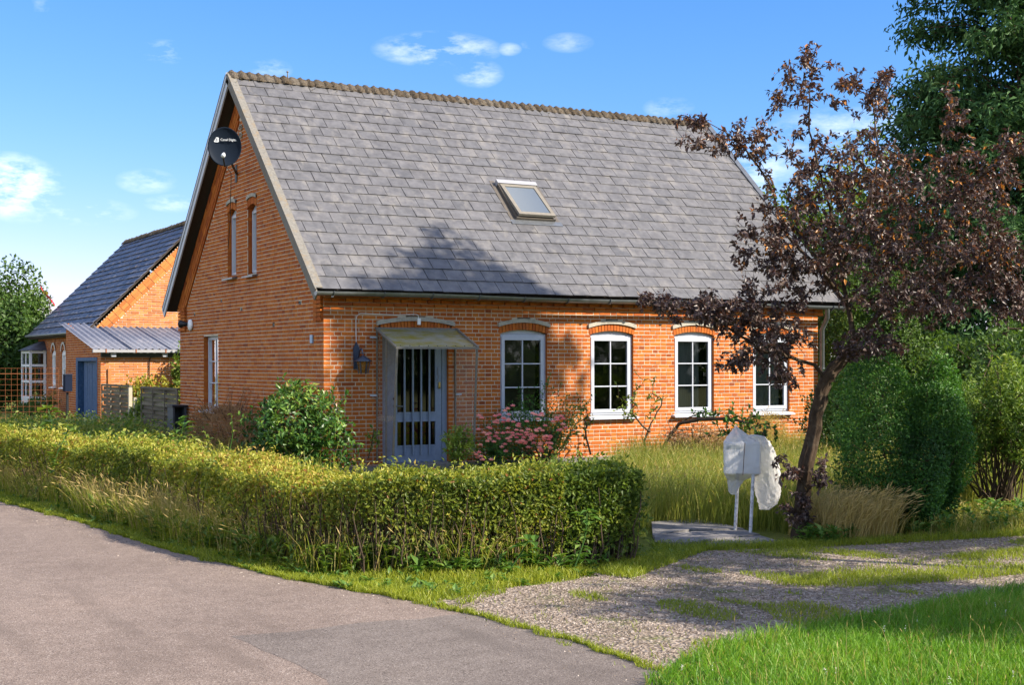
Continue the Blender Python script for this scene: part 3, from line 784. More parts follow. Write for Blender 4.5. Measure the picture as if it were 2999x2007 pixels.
# ---- windows
def window(parent, M, uc, wd, v0, v1, cols, rows_, head, sill=True, paint=PAINT, backing=BLIND, name='window', headrise=.07, sillmat=None, deep=.055, blindgap=0, t=.05, q=.062):
    """M maps (u, v, depth) to the place. Casement in a fixed frame, bars, panes, sill and what hangs behind"""
    u0, u1 = uc - wd / 2 + .004, uc + wd / 2 - .004
    def bx(m, a, b, c, d, e, f): m.box((a, c, e), (b, d, f), M=lambda p: M(p[0], p[1], p[2]))
    f = MB()
    bx(f, u0, u0 + t, v0, v1, deep, deep + .09); bx(f, u1 - t, u1, v0, v1, deep, deep + .09)
    bx(f, u0 + t, u1 - t, v1 - t, v1, deep, deep + .09); bx(f, u0 + t, u1 - t, v0, v0 + t, deep, deep + .09)
    if head:                                # curved filler up to the arch
        n = 12; V = []
        for i in range(n + 1):
            s = i / n * 2 - 1; V += [M(uc + s * (wd / 2 - .004), v1 + .004, deep + .012), M(uc + s * (wd / 2 - .004), v1 + .006 + headrise * (1 - s * s), deep + .012)]
        f.add(V, [(2 * i, 2 * i + 1, 2 * i + 3, 2 * i + 2) for i in range(n)])
    win = f.build(name, paint, parent)
    s = MB(); a0, a1, b0, b1 = u0 + t - .012, u1 - t + .012, v0 + t - .012, v1 - t + .012
    bx(s, a0, a0 + q, b0, b1, deep - .018, deep + .04); bx(s, a1 - q, a1, b0, b1, deep - .018, deep + .04)
    bx(s, a0 + q, a1 - q, b1 - q, b1, deep - .018, deep + .04); bx(s, a0 + q, a1 - q, b0, b0 + q, deep - .018, deep + .04)
    s.build('sash', paint, win)
    pu0, pu1, pv0, pv1 = a0 + q, a1 - q, b0 + q, b1 - q
    for i in range(1, cols):
        m = MB(); u = pu0 + (pu1 - pu0) * i / cols; bx(m, u - .010, u + .010, pv0, pv1, deep - .006, deep + .03); m.build('glazing_bar', paint, win)
    for j in range(1, rows_):
        m = MB(); vv = pv0 + (pv1 - pv0) * j / rows_; bx(m, pu0, pu1, vv - .010, vv + .010, deep - .008, deep + .028); m.build('glazing_bar', paint, win)
    for i in range(cols):
        for j in range(rows_):
            m = MB(); ua, ub = pu0 + (pu1 - pu0) * i / cols, pu0 + (pu1 - pu0) * (i + 1) / cols; va, vb_ = pv0 + (pv1 - pv0) * j / rows_, pv0 + (pv1 - pv0) * (j + 1) / rows_
            e = rng.normal(size=4) * .0012
            m.add([M(ua, va, deep + .014 + e[0]), M(ub, va, deep + .014 + e[1]), M(ub, vb_, deep + .014 + e[2]), M(ua, vb_, deep + .014 + e[3])], [(0, 1, 2, 3)])
            m.build('pane', GLASS, win)
    if sill:
        m = MB(); h = [M(u0 - .06, v0 - .004, .10), M(u1 + .06, v0 - .004, .10), M(u1 + .06, v0 - .045, -.10), M(u0 - .06, v0 - .045, -.10)]
        l = [M(u0 - .06, v0 - .05, .10), M(u1 + .06, v0 - .05, .10), M(u1 + .06, v0 - .075, -.10), M(u0 - .06, v0 - .075, -.10)]
        m.add(h + l, [(0, 3, 2, 1), (4, 5, 6, 7), (3, 7, 6, 2), (0, 1, 5, 4), (0, 4, 7, 3), (1, 2, 6, 5)]); m.build('window_sill', sillmat or paint, win)
    b = MB(); dd = deep + .22
    if blindgap: bx(b, u0, u1 - blindgap, v0, v1, dd - .1, dd - .095)
    else: b.add([M(u0 - .02, v0 - .02, dd), M(u1 + .02, v0 - .02, dd), M(u1 + .02, v1 + .08, dd), M(u0 - .02, v1 + .08, dd)], [(0, 1, 2, 3)])
    b.build('pane_backing', backing, win)  # with ROOM as backing, only a black sheet painting the dark interior
    r_ = MB(); e = .9                       # near-black box painting the dark of the room behind
    c = [M(u0 - .3, v0 - .3, .26), M(u1 + .3, v0 - .3, .26), M(u1 + .3, v1 + .3, .26), M(u0 - .3, v1 + .3, .26)]
    d = [M(u0 - .3, v0 - .3, e), M(u1 + .3, v0 - .3, e), M(u1 + .3, v1 + .3, e), M(u0 - .3, v1 + .3, e)]
    r_.add(c + d, [(4, 5, 6, 7), (0, 1, 5, 4), (1, 2, 6, 5), (2, 3, 7, 6), (3, 0, 4, 7)]); r_.build('room', ROOM, win)
    return win
MF = lambda u, v, d: (u, d, v)
MG = lambda u, v, d: (d, u, v)
window(house, MF, *WINS[0], SILL, SPR, 2, 3, True, backing=BLIND, blindgap=.13)
window(house, MF, *WINS[1], SILL, SPR, 2, 3, True, backing=ROOM)
window(house, MF, *WINS[2], SILL, SPR, 2, 3, True, backing=CURTAIN, blindgap=.22)
window(house, MF, *WINS[3], SILL, SPR, 2, 3, True, backing=CURTAIN, blindgap=.12)
for yc, ww, z0, z1 in GW: window(house, MG, yc, ww, z0, z1, 1, 1, True, name='attic_window', headrise=.085, backing=ROOM, deep=.09, sillmat=ZINC, t=.035, q=.04)
window(house, MG, LW[0], LW[1], LW[2], LW[3], 2, 3, False, name='side_window', backing=ROOM, deep=.10, t=.04, q=.05)

# ---- front door
dm = MB(); dx0, dx1 = DOORC - DOORW / 2 + .004, DOORC + DOORW / 2 - .004
for a, b in ((dx0, dx0 + .17), (dx1 - .085, dx1)): dm.box((a, .06, 0), (b, .16, 2.12))
dm.box((dx0, .06, 2.12), (dx1, .16, 2.205)); dm.box((dx0 + .17, .05, -.02), (dx1 - .085, .17, .10))
door_frame = dm.build('door_frame', PAINT_B, house)
lx0, lx1 = dx0 + .175, dx1 - .09
dl = MB()
dl.box((lx0, .075, .105), (lx0 + .115, .12, 2.115)); dl.box((lx1 - .115, .075, .105), (lx1, .12, 2.115))
dl.box((lx0 + .115, .075, 2.0), (lx1 - .115, .12, 2.115)); dl.box((lx0 + .115, .075, .105), (lx1 - .115, .12, .36)); dl.box((lx0 + .115, .075, .78), (lx1 - .115, .12, .90))
door = dl.build('front_door', PAINT_B, house)
for z0, z1 in ((.36, .78), (.90, 2.0)):
    g = MB(); g.add([(lx0 + .115, .098, z0), (lx1 - .115, .098, z0), (lx1 - .115, .098, z1), (lx0 + .115, .098, z1)], [(0, 1, 2, 3)]); g.build('pane', GLASS_D, door)
    for zz in (z0 + .006, z1 - .006):
        b = MB(); b.box((lx0 + .115, .062, zz - .012), (lx1 - .115, .1, zz + .012)); b.build('glazing_bead', PAINT_B, door)
for i in range(4):
    b = MB(); x = lx0 + .115 + (lx1 - lx0 - .23) * (i + .8) / 4.6; b.tube([(x, .048, .22), (x, .048, 2.06)], .017, 8); b.build('door_bar', PAINT_B, door)
h = MB(); h.tube([(lx0 + .07, .075, 1.02), (lx0 + .07, .03, 1.02), (lx0 + .19, .025, 1.015)], .011, 8); h.lathe([(0, -.012), (.026, -.012), (.026, .006), (0, .006)], (lx0 + .07, .07, 1.02), (0, 1, 0), 12); h.build('handle', ZINC, door)
h = MB(); h.lathe([(0, -.012), (.026, -.012), (.026, .006), (0, .006)], (lx0 + .065, .07, 1.14), (0, 1, 0), 14); h.build('lock', BLACK, door)
h = MB(); h.lathe([(0, -.03), (.018, -.03), (.02, 0), (.02, .06), (.014, .075), (0, .078)], (lx1 - .05, .05, 1.33), (0, 0, 1), 12); h.build('doorbell', plain('brass', (.5, .36, .10), .4, .5, .6), door)
h = MB(); h.tube([(lx1 - .075, .05, 1.65), (lx1 - .09, .045, 1.58), (lx1 - .07, .045, 1.48), (lx1 - .085, .05, 1.42)], .008, 6); h.build('door_chain', ZINC, door)
bk = MB(); bk.add([(dx0, .3, 0), (dx1, .3, 0), (dx1, .3, 2.3), (dx0, .3, 2.3)], [(0, 1, 2, 3)]); bk.build('hallway', ROOM, door_frame)  # black sheet painting the dark of the hallway
st = MB(); st.box((.95, -.45, -.02), (2.3, -.005, .10), jit=.006); st.build('doorstep', SLABM, house)

# ---- acrylic porch canopy
cx0, cx1, cyf, zw, zf = .905, 2.31, -.79, 2.27, 1.955
pc = MB(); 
n = 8
for k in range(2): 
    V = []
    for i in range(n + 1):
        t = i / n; V += [(cx0 - .03, -.02 + t * (cyf + .02), zw + t * (zf - zw) + .012 * k - .015 * math.sin(t * 3.1)), (cx1 + .03, -.02 + t * (cyf + .02), zw + t * (zf - zw) + .012 * k - .02 * math.sin(t * 3.1))]
    if k == 0: pc.add(V, [(2 * i, 2 * i + 1, 2 * i + 3, 2 * i + 2) for i in range(n)])
canopy = pc.build('porch_canopy', ACRYL_T, house)
for x in (cx0 - .02, cx1 + .02):
    m = MB(); m.bar((x, -.01, zw + .012), (x, cyf, zf + .012), .03, .03); m.build('canopy_edge', WBOARD, canopy)
m = MB(); m.bar((cx0 - .03, cyf, zf), (cx1 + .03, cyf, zf), .025, .035); m.build('canopy_edge', WBOARD, canopy)
m = MB(); m.bar((cx0 - .03, -.02, zw + .008), (cx1 + .03, -.02, zw + .008), .03, .03); m.build('canopy_edge', WBOARD, canopy)
for i in range(9):
    m = MB(); x = cx0 + .06 + (cx1 - cx0 - .12) * i / 8; m.lathe([(0, .012), (.009, .01), (.009, 0)], (x, cyf + .015, zf + .03), (0, -.35, .94), 8); m.build('screw', BLACK, canopy)
for x, mat_ in ((cx0, ACRYL_S), (cx1, ACRYL_C)):
    m = MB(); yb = -.63 if x == cx0 else -.66
    zb = .12
    m.add([(x, -.015, zb), (x, yb, zb + .16), (x, cyf + .01, zf - .01), (x, -.015, zw - .01)], [(0, 1, 2, 3)]); m.build('side_panel', mat_, canopy)
    m = MB(); m.bar((x, yb, zb + .14), (x, cyf + .01, zf - .005), .028, .028); m.build('post', WBOARD, canopy)
    m = MB(); m.bar((x, -.015, zb), (x, -.015, zw), .022, .03); m.build('post', WBOARD, canopy)
    if x == cx0:
        m = MB(); m.bar((x, -.36, zb + .02), (x, -.385, zw - .14), .02, .03); m.build('post', WBOARD, canopy)
        m = MB(); m.bar((x, -.03, .82), (x, -.69, .86), .006, .10); m.build('side_rail', ACRYL_C, canopy)
for x, z in ((cx0 - .05, 2.13), (cx0 - .05, 1.2), (cx1 + .06, 1.2), (cx1 + .05, .42)):
    m = MB(); m.box((x - .07, -.03, z - .014), (x + .05, -.006, z + .014)); m.build('bracket', PAINT, canopy)

# ---- roof
def RP(u, s, h, back=False):
    y, z = YE + s * CS - h * SN, ZE + s * SN + h * CS
    return (u, DEP - y if back else y, z)
rf = MB()
for bk_ in (False, True):
    V = [RP(X0R, 0, -.03, bk_), RP(X1R, 0, -.03, bk_), RP(X1R, SL, -.03, bk_), RP(X0R, SL, -.03, bk_)]; rf.add(V, [(0, 1, 2, 3) if not bk_ else (3, 2, 1, 0)])
    V = [RP(X0R, 0, -.09, bk_), RP(X1R, 0, -.09, bk_), RP(X1R, SL - .06, -.09, bk_), RP(X0R, SL - .06, -.09, bk_)]; rf.add(V, [(0, 1, 2, 3) if bk_ else (3, 2, 1, 0)])
roof = rf.build('roof', SOFFIT, house)
NR = 21; EXP = (SL - .08) / NR; SW = .355
SKY_U0, SKY_U1, SKY_S0, SKY_S1 = 4.13, 4.95, None, None
def s_of(y): return (y - YE) / CS
SKY_S0, SKY_S1 = s_of(1.16), s_of(1.93)
sl_u = []
for r_ in range(NR):
    off = (.5 if r_ % 2 else 0) * SW + rng.normal() * .012
    u = X0R + .07 - off
    while u < X1R - .02:
        a, b = max(u + .0055, X0R + .07), min(u + SW - .0055, X1R - .04)
        s0 = .0 + r_ * EXP - (.02 if r_ == 0 else 0)
        if b - a > .06 and not (SKY_U0 + .02 < (a + b) / 2 < SKY_U1 - .02 and SKY_S0 + .05 < s0 + EXP / 2 < SKY_S1 - .05): sl_u.append((a, b, s0))
        u += SW
su = []
for i in range(5):
    m = MB(); m.box((-.5, 0, -.0045), (.5, 1, .0045), jit=.0); o = m.build('slate', SLATE); me = o.data; bpy.data.objects.remove(o)
    for k, vv in enumerate(me.vertices):
        if vv.co.y < .5: vv.co.y += random.uniform(-.014, .018)
        vv.co.x += random.uniform(-.005, .005)
    su.append(me)
def slate_matrix(a, b, s0, back=False):
    ln = EXP * 1.18; h0 = .023 + rng.normal() * .0025; h1 = .006; tw = rng.normal() * .0035
    O = np.array(RP((a + b) / 2, s0, h0, back)); T = np.array(RP((a + b) / 2 + tw, s0 + ln, h1, back)); y = T - O
    x = np.array([b - a, rng.normal() * .0008, rng.normal() * .0015]); z = unit(np.cross(x, y)) 
    M = Matrix.Identity(4)
    for r_ in range(3): M[r_][0] = x[r_]; M[r_][1] = y[r_]; M[r_][2] = z[r_]; M[r_][3] = O[r_]
    return M
sl_u.sort(key=lambda q: (RP(q[0], q[2], 0)[0] - CAM[0]) ** 2 + (RP(q[0], q[2], 0)[1] - CAM[1]) ** 2 + (RP(q[0], q[2], 0)[2] - CAM[2]) ** 2 - 60 * (q[1] - q[0]))
for a, b, s0 in sl_u[:299]:
    o = bpy.data.objects.new('slate', random.choice(su)); COL.objects.link(o); o.matrix_basis = slate_matrix(a, b, s0); put(o, roof)
def slate_stuff(name, Ms, mat, parent):
    V, F, T = [], [], []; b = 0
    f = np.array([[0, 3, 2, 1], [4, 5, 6, 7], [0, 1, 5, 4], [1, 2, 6, 5], [2, 3, 7, 6], [3, 0, 4, 7]])
    for M in Ms:
        me = random.choice(su); V += [M @ v.co for v in me.vertices]; F.append(f + b); b += 8; T += [random.random()] * 6
    return raw(name, np.array([tuple(v) for v in V]), np.concatenate(F), mat, parent, T, kind='stuff')
slate_stuff('slate_field', [slate_matrix(*q) for q in sl_u[299:]], SLATE, roof)
bks = MB(); V = [RP(X0R + .02, 0, .012, True), RP(X1R - .02, 0, .012, True), RP(X1R - .02, SL - .05, .012, True), RP(X0R + .02, SL - .05, .012, True)]; bks.add(V, [(3, 2, 1, 0)]); bks.build('rear_slates', SLATE, roof)
# ridge: short lumpy lichen-grown ridge tiles
RN = 66; rlen = (X1R - X0R - .02) / RN
rmesh = []
for i in range(12):
    m = MB(); n = 9; V = []; w0 = random.uniform(.80, .95); prof = [(-.05, .84 * w0), (.15, .98), (.38, 1.02 * random.uniform(.9, 1.15)), (.62, .96 * w0), (.85, .88 * w0), (1.06, .84)]
    for t, g in prof:
        for k in range(n):
            a = math.pi * (k / (n - 1)) ; rr = g * (1 + random.uniform(-.10, .12))
            V.append((t * rlen + random.uniform(-.008, .008), -math.cos(a) * .175 * rr, math.sin(a) * .072 * rr * (1 + .22 * math.sin(t * 3.1)) - abs(math.cos(a)) * .085))
    m.add(V, [(i_ * n + k, (i_ + 1) * n + k, (i_ + 1) * n + k + 1, i_ * n + k + 1) for i_ in range(len(prof) - 1) for k in range(n - 1)], smooth=True)
    o = m.build('ridge_tile', LICHEN); rmesh.append(o.data); bpy.data.objects.remove(o)
for i in range(RN):
    o = bpy.data.objects.new('ridge_tile', random.choice(rmesh)); COL.objects.link(o); x = X0R + .01 + i * rlen
    o.location = (x, YM + random.uniform(-.006, .006), ZR - .005 + random.uniform(-.006, .008) - .03 * math.sin(math.pi * i / RN)); put(o, roof)
ms = np.column_stack([rng.uniform(X0R, X1R, 900), YM + rng.normal(size=900) * .09, np.zeros(900)]); ms[:, 2] = ZR + .02 - np.abs(ms[:, 1] - YM) * .75 - .03 * np.sin(math.pi * (ms[:, 0] - X0R) / (X1R - X0R))
stl = rng.uniform(.02, .055, 900); leaves('ridge_moss', ms, rdirs(900) + [0, 0, .4], rdirs(900) + [0, -.4, .6], stl, stl * .9, plain('dry_moss', (.11, .085, .04), .95, .1, grain=40, amt=.6), roof)
# verge boards, caps and soffits
for x, sg in ((X0R, -1), (X1R, 1)):
    for bk_ in (False, True):
        m = MB()
        def bxv(u0, u1, s0, s1, h0, h1):
            V = [RP(u, s, h, bk_) for h in (h0, h1) for (u, s) in ((u0, s0), (u1, s0), (u1, s1), (u0, s1))]
            F = [(0, 3, 2, 1), (4, 5, 6, 7), (0, 1, 5, 4), (1, 2, 6, 5), (2, 3, 7, 6), (3, 0, 4, 7)]
            m.add(V, F if not bk_ else [f[::-1] for f in F])
        bxv(x - .012, x + .016, -.10, SL + .0, -.15, .0); bxv(x - .03, x - .013, -.06, SL + .0, -.035, .045)
        m.build('verge_board', PAINT if sg < 0 and bk_ else WBOARD, roof)
        m = MB(); bxv(x - .035 if sg < 0 else x - .10, x + .10 if sg < 0 else x + .03, -.02, SL - .05, .026, .046); m.build('verge_cap', WBOARD if sg < 0 else ZINC, roof)
m = MB(); m.bar((.22, YE + .5, 0), (.22, YE + .5, .01), .01, .01)
sp_ = MB(); sp_.tube([(X0R + 1.13, YM - .03, ZR + .02), (X0R + 1.12, YM - .04, ZR + .13)], .012, 6); sp_.lathe([(0, -.02), (.022, -.01), (.022, .01), (0, .02)], (X0R + 1.12, YM - .04, ZR + .15), (0, 0, 1), 8); sp_.build('ridge_clip', WBOARD, roof)

# gutter with brackets, downpipe
gt = MB(); n = 9; V = []; xs = np.linspace(X0R - .03, X1R - .15, 13)
for x in xs:
    for ro in (.072, .066):
        for k in range(n):
            a = math.pi * k / (n - 1); V.append((x, YE - .075 - math.cos(a) * ro, ZE - .045 - math.sin(a) * ro * .95 - .002 * x + .01 * math.sin(x * 1.1)))
F = []
for i in range(len(xs) - 1):
    for k in range(n - 1):
        a, b = i * 2 * n + k, (i + 1) * 2 * n + k
        F += [(a, a + 1, b + 1, b), (a + n, b + n, b + n + 1, a + n + 1)]
    for k in (0, n - 1):
        a, b = i * 2 * n + k, (i + 1) * 2 * n + k; F.append((a, b, b + n, a + n))
F += [tuple(range(n)), tuple(range((len(xs) - 1) * 2 * n, (len(xs) - 1) * 2 * n + n))]
gt.add(V, F, smooth=False); gutter = gt.build('gutter', ZINC, house)
for i in range(13):
    m = MB(); x = X0R + .25 + i * .85; pts = [(x, YE - .075 - math.cos(a) * .078, ZE - .045 - math.sin(a) * .075 - .002 * x + .01 * math.sin(x * 1.1)) for a in np.linspace(-.1, math.pi * .95, 9)]
    for p, q in zip(pts[:-1], pts[1:]): m.bar(p, q, .03, .006, up=(1, 0, 0))
    m.build('bracket', ZINC, gutter)
m = MB(); m.tube([(L - .10, YE - .08, ZE - .11), (L - .05, YE - .02, ZE - .3), (L + .02, -.10, ZE - .52), (L + .03, -.09, .35), (L + .06, -.16, .18)], .045, 10); dp = m.build('downpipe', ZINC, house)
for z in (.7, 1.6): 
    m = MB(); m.lathe([(.052, -.02), (.052, .02)], (L + .03, -.09, z), (0, 0, 1), 12); m.build('pipe_clip', ZINC, dp)

# roof window, ajar
def RB(m, u0, u1, s0, s1, h0, h1, tilt=0.0, sp=0.0):
    f = lambda s, h: h + tilt * (sp - s)
    V = [RP(u, s, f(s, h)) for h in (h0, h1) for (u, s) in ((u0, s0), (u1, s0), (u1, s1), (u0, s1))]
    m.add(V, [(0, 3, 2, 1), (4, 5, 6, 7), (0, 1, 5, 4), (1, 2, 6, 5), (2, 3, 7, 6), (3, 0, 4, 7)])
VBR = plain('brown_grey_cladding', (.13, .112, .09), .45, .5, .3, grain=10, amt=.3)
VLT = plain('pale_alu_cladding', (.36, .36, .375), .4, .5, .3)
m = MB(); a, b, c, d = SKY_U0, SKY_U1, SKY_S0, SKY_S1
RB(m, a, a + .06, c, d, -.02, .085); RB(m, b - .06, b, c, d, -.02, .085); RB(m, a + .06, b - .06, c, c + .05, -.02, .075)
RB(m, a - .10, a, c - .05, d + .08, .018, .028); RB(m, b, b + .10, c - .05, d + .08, .018, .028)
skyl = m.build('roof_window', VBR, house)
m = MB(); RB(m, a - .01, b + .01, d - .09, d + .015, -.02, .12); m.build('top_hood', VLT, skyl)
m = MB(); RB(m, a - .12, b + .12, c - .12, c - .002, .016, .03); m.build('apron_flashing', ZINC, skyl)
TL = .055
m = MB(); RB(m, a + .03, a + .10, c + .015, d - .10, .05, .10, TL, d); RB(m, b - .10, b - .03, c + .015, d - .10, .05, .10, TL, d); RB(m, a + .10, b - .10, c + .015, c + .09, .05, .10, TL, d); RB(m, a + .10, b - .10, d - .17, d - .10, .05, .10, TL, d)
sash = m.build('sash', plain('weathered_sash_cladding', (.20, .18, .145), .5, .4, grain=12, amt=.3), skyl)
m = MB(); RB(m, a + .10, b - .10, c + .09, d - .17, .085, .087, TL, d); m.build('pane', plain('roof_glass', (.10, .12, .14), .06, 1.0), skyl)

# wire and junction box above the door
m = MB(); m.tube([(.545, -.016, 2.05), (.54, -.016, 2.40), (.56, -.016, 2.475), (.62, -.016, 2.51), (1.2, -.016, 2.495), (1.58, -.016, 2.51), (1.62, -.04, 2.50), (1.63, -.045, 2.44)], .006, 6); m.build('cable', PAINT_W, house)
m = MB(); m.box((1.605, -.06, 2.34), (1.66, -.036, 2.445)); m.build('junction_box', PAINT_W, house)
m = MB(); m.box((-.03, .43, 2.04), (-.006, .52, 2.17)); m.build('wall_plate', plain('pale_blue_plate', (.30, .42, .58), .5, .4), house)
m = MB(); 
for i, zc in enumerate((6.02, 5.88)): m.lathe([(.035, -.01), (.055, -.01), (.055, .012), (.035, .012)], (-.02, 3.98, zc), (1, .1, 0), 14)
m.build('wall_anchor', CEMENT, house)

# ------------------------------------------------------------------ things fixed to the house
dc = np.array(at(659, 430, 22.4)); 
nd = unit(unit(CAM - dc) * 1.0 + np.array([-.10, .0, .10]))
dish = empty('satellite_dish', tuple(dc), 'dark blue satellite dish with white lettering high on the brick gable', 'satellite dish')
m = MB(); e1 = unit(np.cross([0, 0, 1.0], nd)); e2 = np.cross(nd, e1); V = []; rings = [0, .25, .5, .75, .93, 1.0]; n = 32
for off in (0, -.015):
    for r_ in rings:
        for k in range(n):
            an = 6.2832 * k / n; V.append(dc + e1 * math.cos(an) * .272 * r_ + e2 * math.sin(an) * .318 * r_ + nd * (.06 * r_ * r_ + off + (.008 if r_ == 1.0 and off == 0 else 0)))
F = [(i * n + k, i * n + (k + 1) % n, (i + 1) * n + (k + 1) % n, (i + 1) * n + k) for i in range(5) for k in range(n)]
b_ = len(rings) * n
F += [(b_ + f[3], b_ + f[2], b_ + f[1], b_ + f[0]) for f in F] + [(5 * n + k, 5 * n + (k + 1) % n, b_ + 5 * n + (k + 1) % n, b_ + 5 * n + k) for k in range(n)]
m.add(V, F, smooth=True); m.build('reflector', DISH, dish)
m = MB(); lo = dc - e2 * .30 - nd * .02
m.tube([lo, lo + nd * .10 - e2 * .02, lo + nd * .34 + e2 * .10 ], .014, 8); m.build('feed_arm', BLACK, dish)
m = MB(); m.lathe([(0, 0), (.035, 0), (.035, .05), (.022, .09), (.022, .13), (0, .13)], lo + nd * .36 + e2 * .12, -nd + e2 * .4, 12); m.build('receiver', plain('pale_plastic', (.55, .58, .60), .5, .4), dish)
m = MB(); wp = np.array([0.0, 4.28, dc[2] - .05]); bp_ = dc - nd * .05
m.tube([bp_, bp_ * .4 + wp * .6 + [0, 0, -.02], wp], .022, 8); m.bar(wp + [0, 0, -.16], wp + [0, 0, .16], .03, .10); m.bar(bp_ - e2 * .16, bp_ + e2 * .16, .05, .06); m.build('mount', BLACK, dish)
m = MB(); m.tube([lo - nd * .02, lo + [.1, 0, -.12], (-.02, 4.6, dc[2] - .9), (-.012, 4.75, dc[2] - 1.4)], .006, 5); m.build('cable', BLACK, dish)
MD = Matrix(((e1[0], e2[0], nd[0], 0), (e1[1], e2[1], nd[1], 0), (e1[2], e2[2], nd[2], 0), (0, 0, 0, 1)))
def text(s, name, loc, size, mat, parent, M3):
    cu = bpy.data.curves.new(name, 'FONT'); cu.body = s; cu.size = size; cu.extrude = .002; cu.align_x = 'LEFT'; cu.align_y = 'CENTER'; cu.materials.append(mat)
    t = bpy.data.objects.new(name, cu); COL.objects.link(t); me = bpy.data.meshes.new_from_object(t); bpy.data.objects.remove(t); bpy.data.curves.remove(cu)
    o = bpy.data.objects.new(name, me); COL.objects.link(o); o.matrix_basis = Matrix.Translation(loc) @ M3; put(o, parent); return o
tx = text('Canal Digital', 'lettering', tuple(dc + e1 * -.069 + e2 * .112 + nd * .034), .055, LETTER, dish, MD)
wx = max(v.co.x for v in tx.data.vertices)
for v in tx.data.vertices: v.co.x *= .262 / wx
m = MB(); c_ = dc - e1 * .135 + e2 * .112 + nd * .026
def ringf(cen, ro, ri, sq, nn=20):
    V = []
    for k in range(nn):
        an = 6.2832 * k / nn; c2, s2 = math.cos(an), math.sin(an); g = (1 / (abs(c2) ** 6 + abs(s2) ** 6) ** (1 / 6)) if sq else 1
        V += [cen + e1 * c2 * ro * g + e2 * s2 * ro * g + nd * .004, cen + e1 * c2 * ri + e2 * s2 * ri + nd * .004]
    m.add(V, [(2 * k, (2 * k + 2) % (2 * nn), (2 * k + 3) % (2 * nn), 2 * k + 1) for k in range(nn)])
ringf(c_, .040, .029, True); ringf(c_, .023, .012, False); m.build('logo', LETTER, dish)

lamp = empty('wall_lamp', (.545, 0, 1.7), 'dark blue metal carriage lantern on the brick wall left of the porch', 'wall lamp')
m = MB(); m.add([(.50, -.012, 1.62), (.59, -.012, 1.62), (.60, -.012, 1.95), (.545, -.012, 2.06), (.49, -.012, 1.95), (.50, -.03, 1.62), (.59, -.03, 1.62), (.60, -.03, 1.95), (.545, -.03, 2.06), (.49, -.03, 1.95)],
              [(5, 6, 7, 8, 9), (0, 5, 9, 4), (1, 2, 7, 6), (2, 3, 8, 7), (3, 4, 9, 8), (0, 1, 6, 5)]); m.build('backplate', BLUEBLK, lamp)
m = MB(); m.tube([(.545, -.03, 1.72), (.545, -.10, 1.80), (.545, -.16, 1.92), (.545, -.22, 1.945), (.545, -.26, 1.92), (.545, -.26, 1.86)], .014, 8); m.build('arm', BLUEBLK, lamp)
lc = np.array([.56, -.26, 1.73])
m = MB(); m.lathe([(.0, .115), (.02, .105), (.14, .025), (.142, .012), (.11, .012)], lc + [0, 0, -.0], (0, 0, 1), 6); m.tube([lc + [0, 0, .11], lc + [.01, 0, .15], lc + [.03, 0, .16], lc + [.035, 0, .145]], .006, 6); m.build('lantern_roof', BLUEBLK, lamp)
m = MB(); m.lathe([(.105, .012), (.07, -.17), (.0, -.17)], lc, (0, 0, 1), 6); m.build('lantern_glass', AMBER, lamp)
ax_ = np.array([0, 0, 1.0]); a_ = np.cross(ax_, [.3, .8, .1]); a_ /= np.linalg.norm(a_); b2 = np.cross(ax_, a_)
for k in range(6):
    m = MB(); dd = math.cos(k * 1.0472) * a_ + math.sin(k * 1.0472) * b2; m.bar(lc + dd * .108 + [0, 0, .012], lc + dd * .073 + [0, 0, -.18], .016, .012); m.build('lantern_bar', BLUEBLK, lamp)

fl = empty('flood_lamp', (0, 7.2, 2.5), 'black flood lamp on a round white base at the rear edge of the gable', 'outdoor lamp')
m = MB(); m.lathe([(0, 0), (.10, 0), (.125, .02), (.11, .05), (.05, .07), (0, .07)], (0, 7.15, 2.5), (-1, 0, 0), 16); m.build('base', PAINT_W, fl)
m = MB(); m.lathe([(0, 0), (.035, 0), (.05, .1), (.08, .18), (.075, .2), (0, .2)], (-.06, 7.2, 2.52), (-.55, .80, .02), 12); m.build('lamp_head', BLACK, fl)
bxo = empty('metal_box', (-.3, 7.3, 0), 'low black metal box by the rear corner of the gable', 'box')
m = MB(); p0 = np.array([-.33, 7.35, 0])
for a, b in (((0, 0, 0), (.04, .4, .84)), ((.24, 0, 0), (.28, .4, .84)), ((.04, .36, 0), (.24, .4, .84))): m.box(tuple(p0 + a), tuple(p0 + b))
m.build('carcass', plain('dark_grey_steel', (.06, .07, .08), .6, .3), bxo)
m = MB(); m.box(tuple(p0 + [-.02, -.03, .84]), tuple(p0 + [.30, .43, .875])); m.build('lid', BLACK, bxo)

# ------------------------------------------------------------------ the lean-to shed behind
XA, YA, YB = .207, 16.02, 19.5
shed = empty('brick_shed', (2, 17.8, 0), 'low brick lean-to shed with corrugated roof and worn dark blue gate', 'shed')
def shed_top(y): return 2.03 + (y - YA) * .205
wm = MB()
def sfs(vc): return [(XA, 4.2)] if vc < 1.99 else []
def sgs(vc):
    a, b = YA, YB + .8
    if vc > 2.03: a = max(a, YA + (vc - 2.03) / .205)
    if a >= b: return []
    return cut([(a, b)], [(16.40, 18.95)] if vc < 1.90 else [])
rows = [(v, v + CH / 2, sfs(v + .01)) for v in np.arange(-.05, 2.0, CH / 2)]
mortar_quads(wm, rows, (0, YA, 0), (1, 0, 0), (0, 0, 1), (0, -1, 0), .009)
sw = wm.build('front_wall', MORTAR_W, shed)
wm = MB(); mortar_quads(wm, [(v, v + CH / 2, sgs(v + .01)) for v in np.arange(-.05, 2.9, CH / 2)], (XA, 0, 0), (0, 1, 0), (0, 0, 1), (-1, 0, 0), .009)
sg_ = wm.build('side_wall', MORTAR, shed)
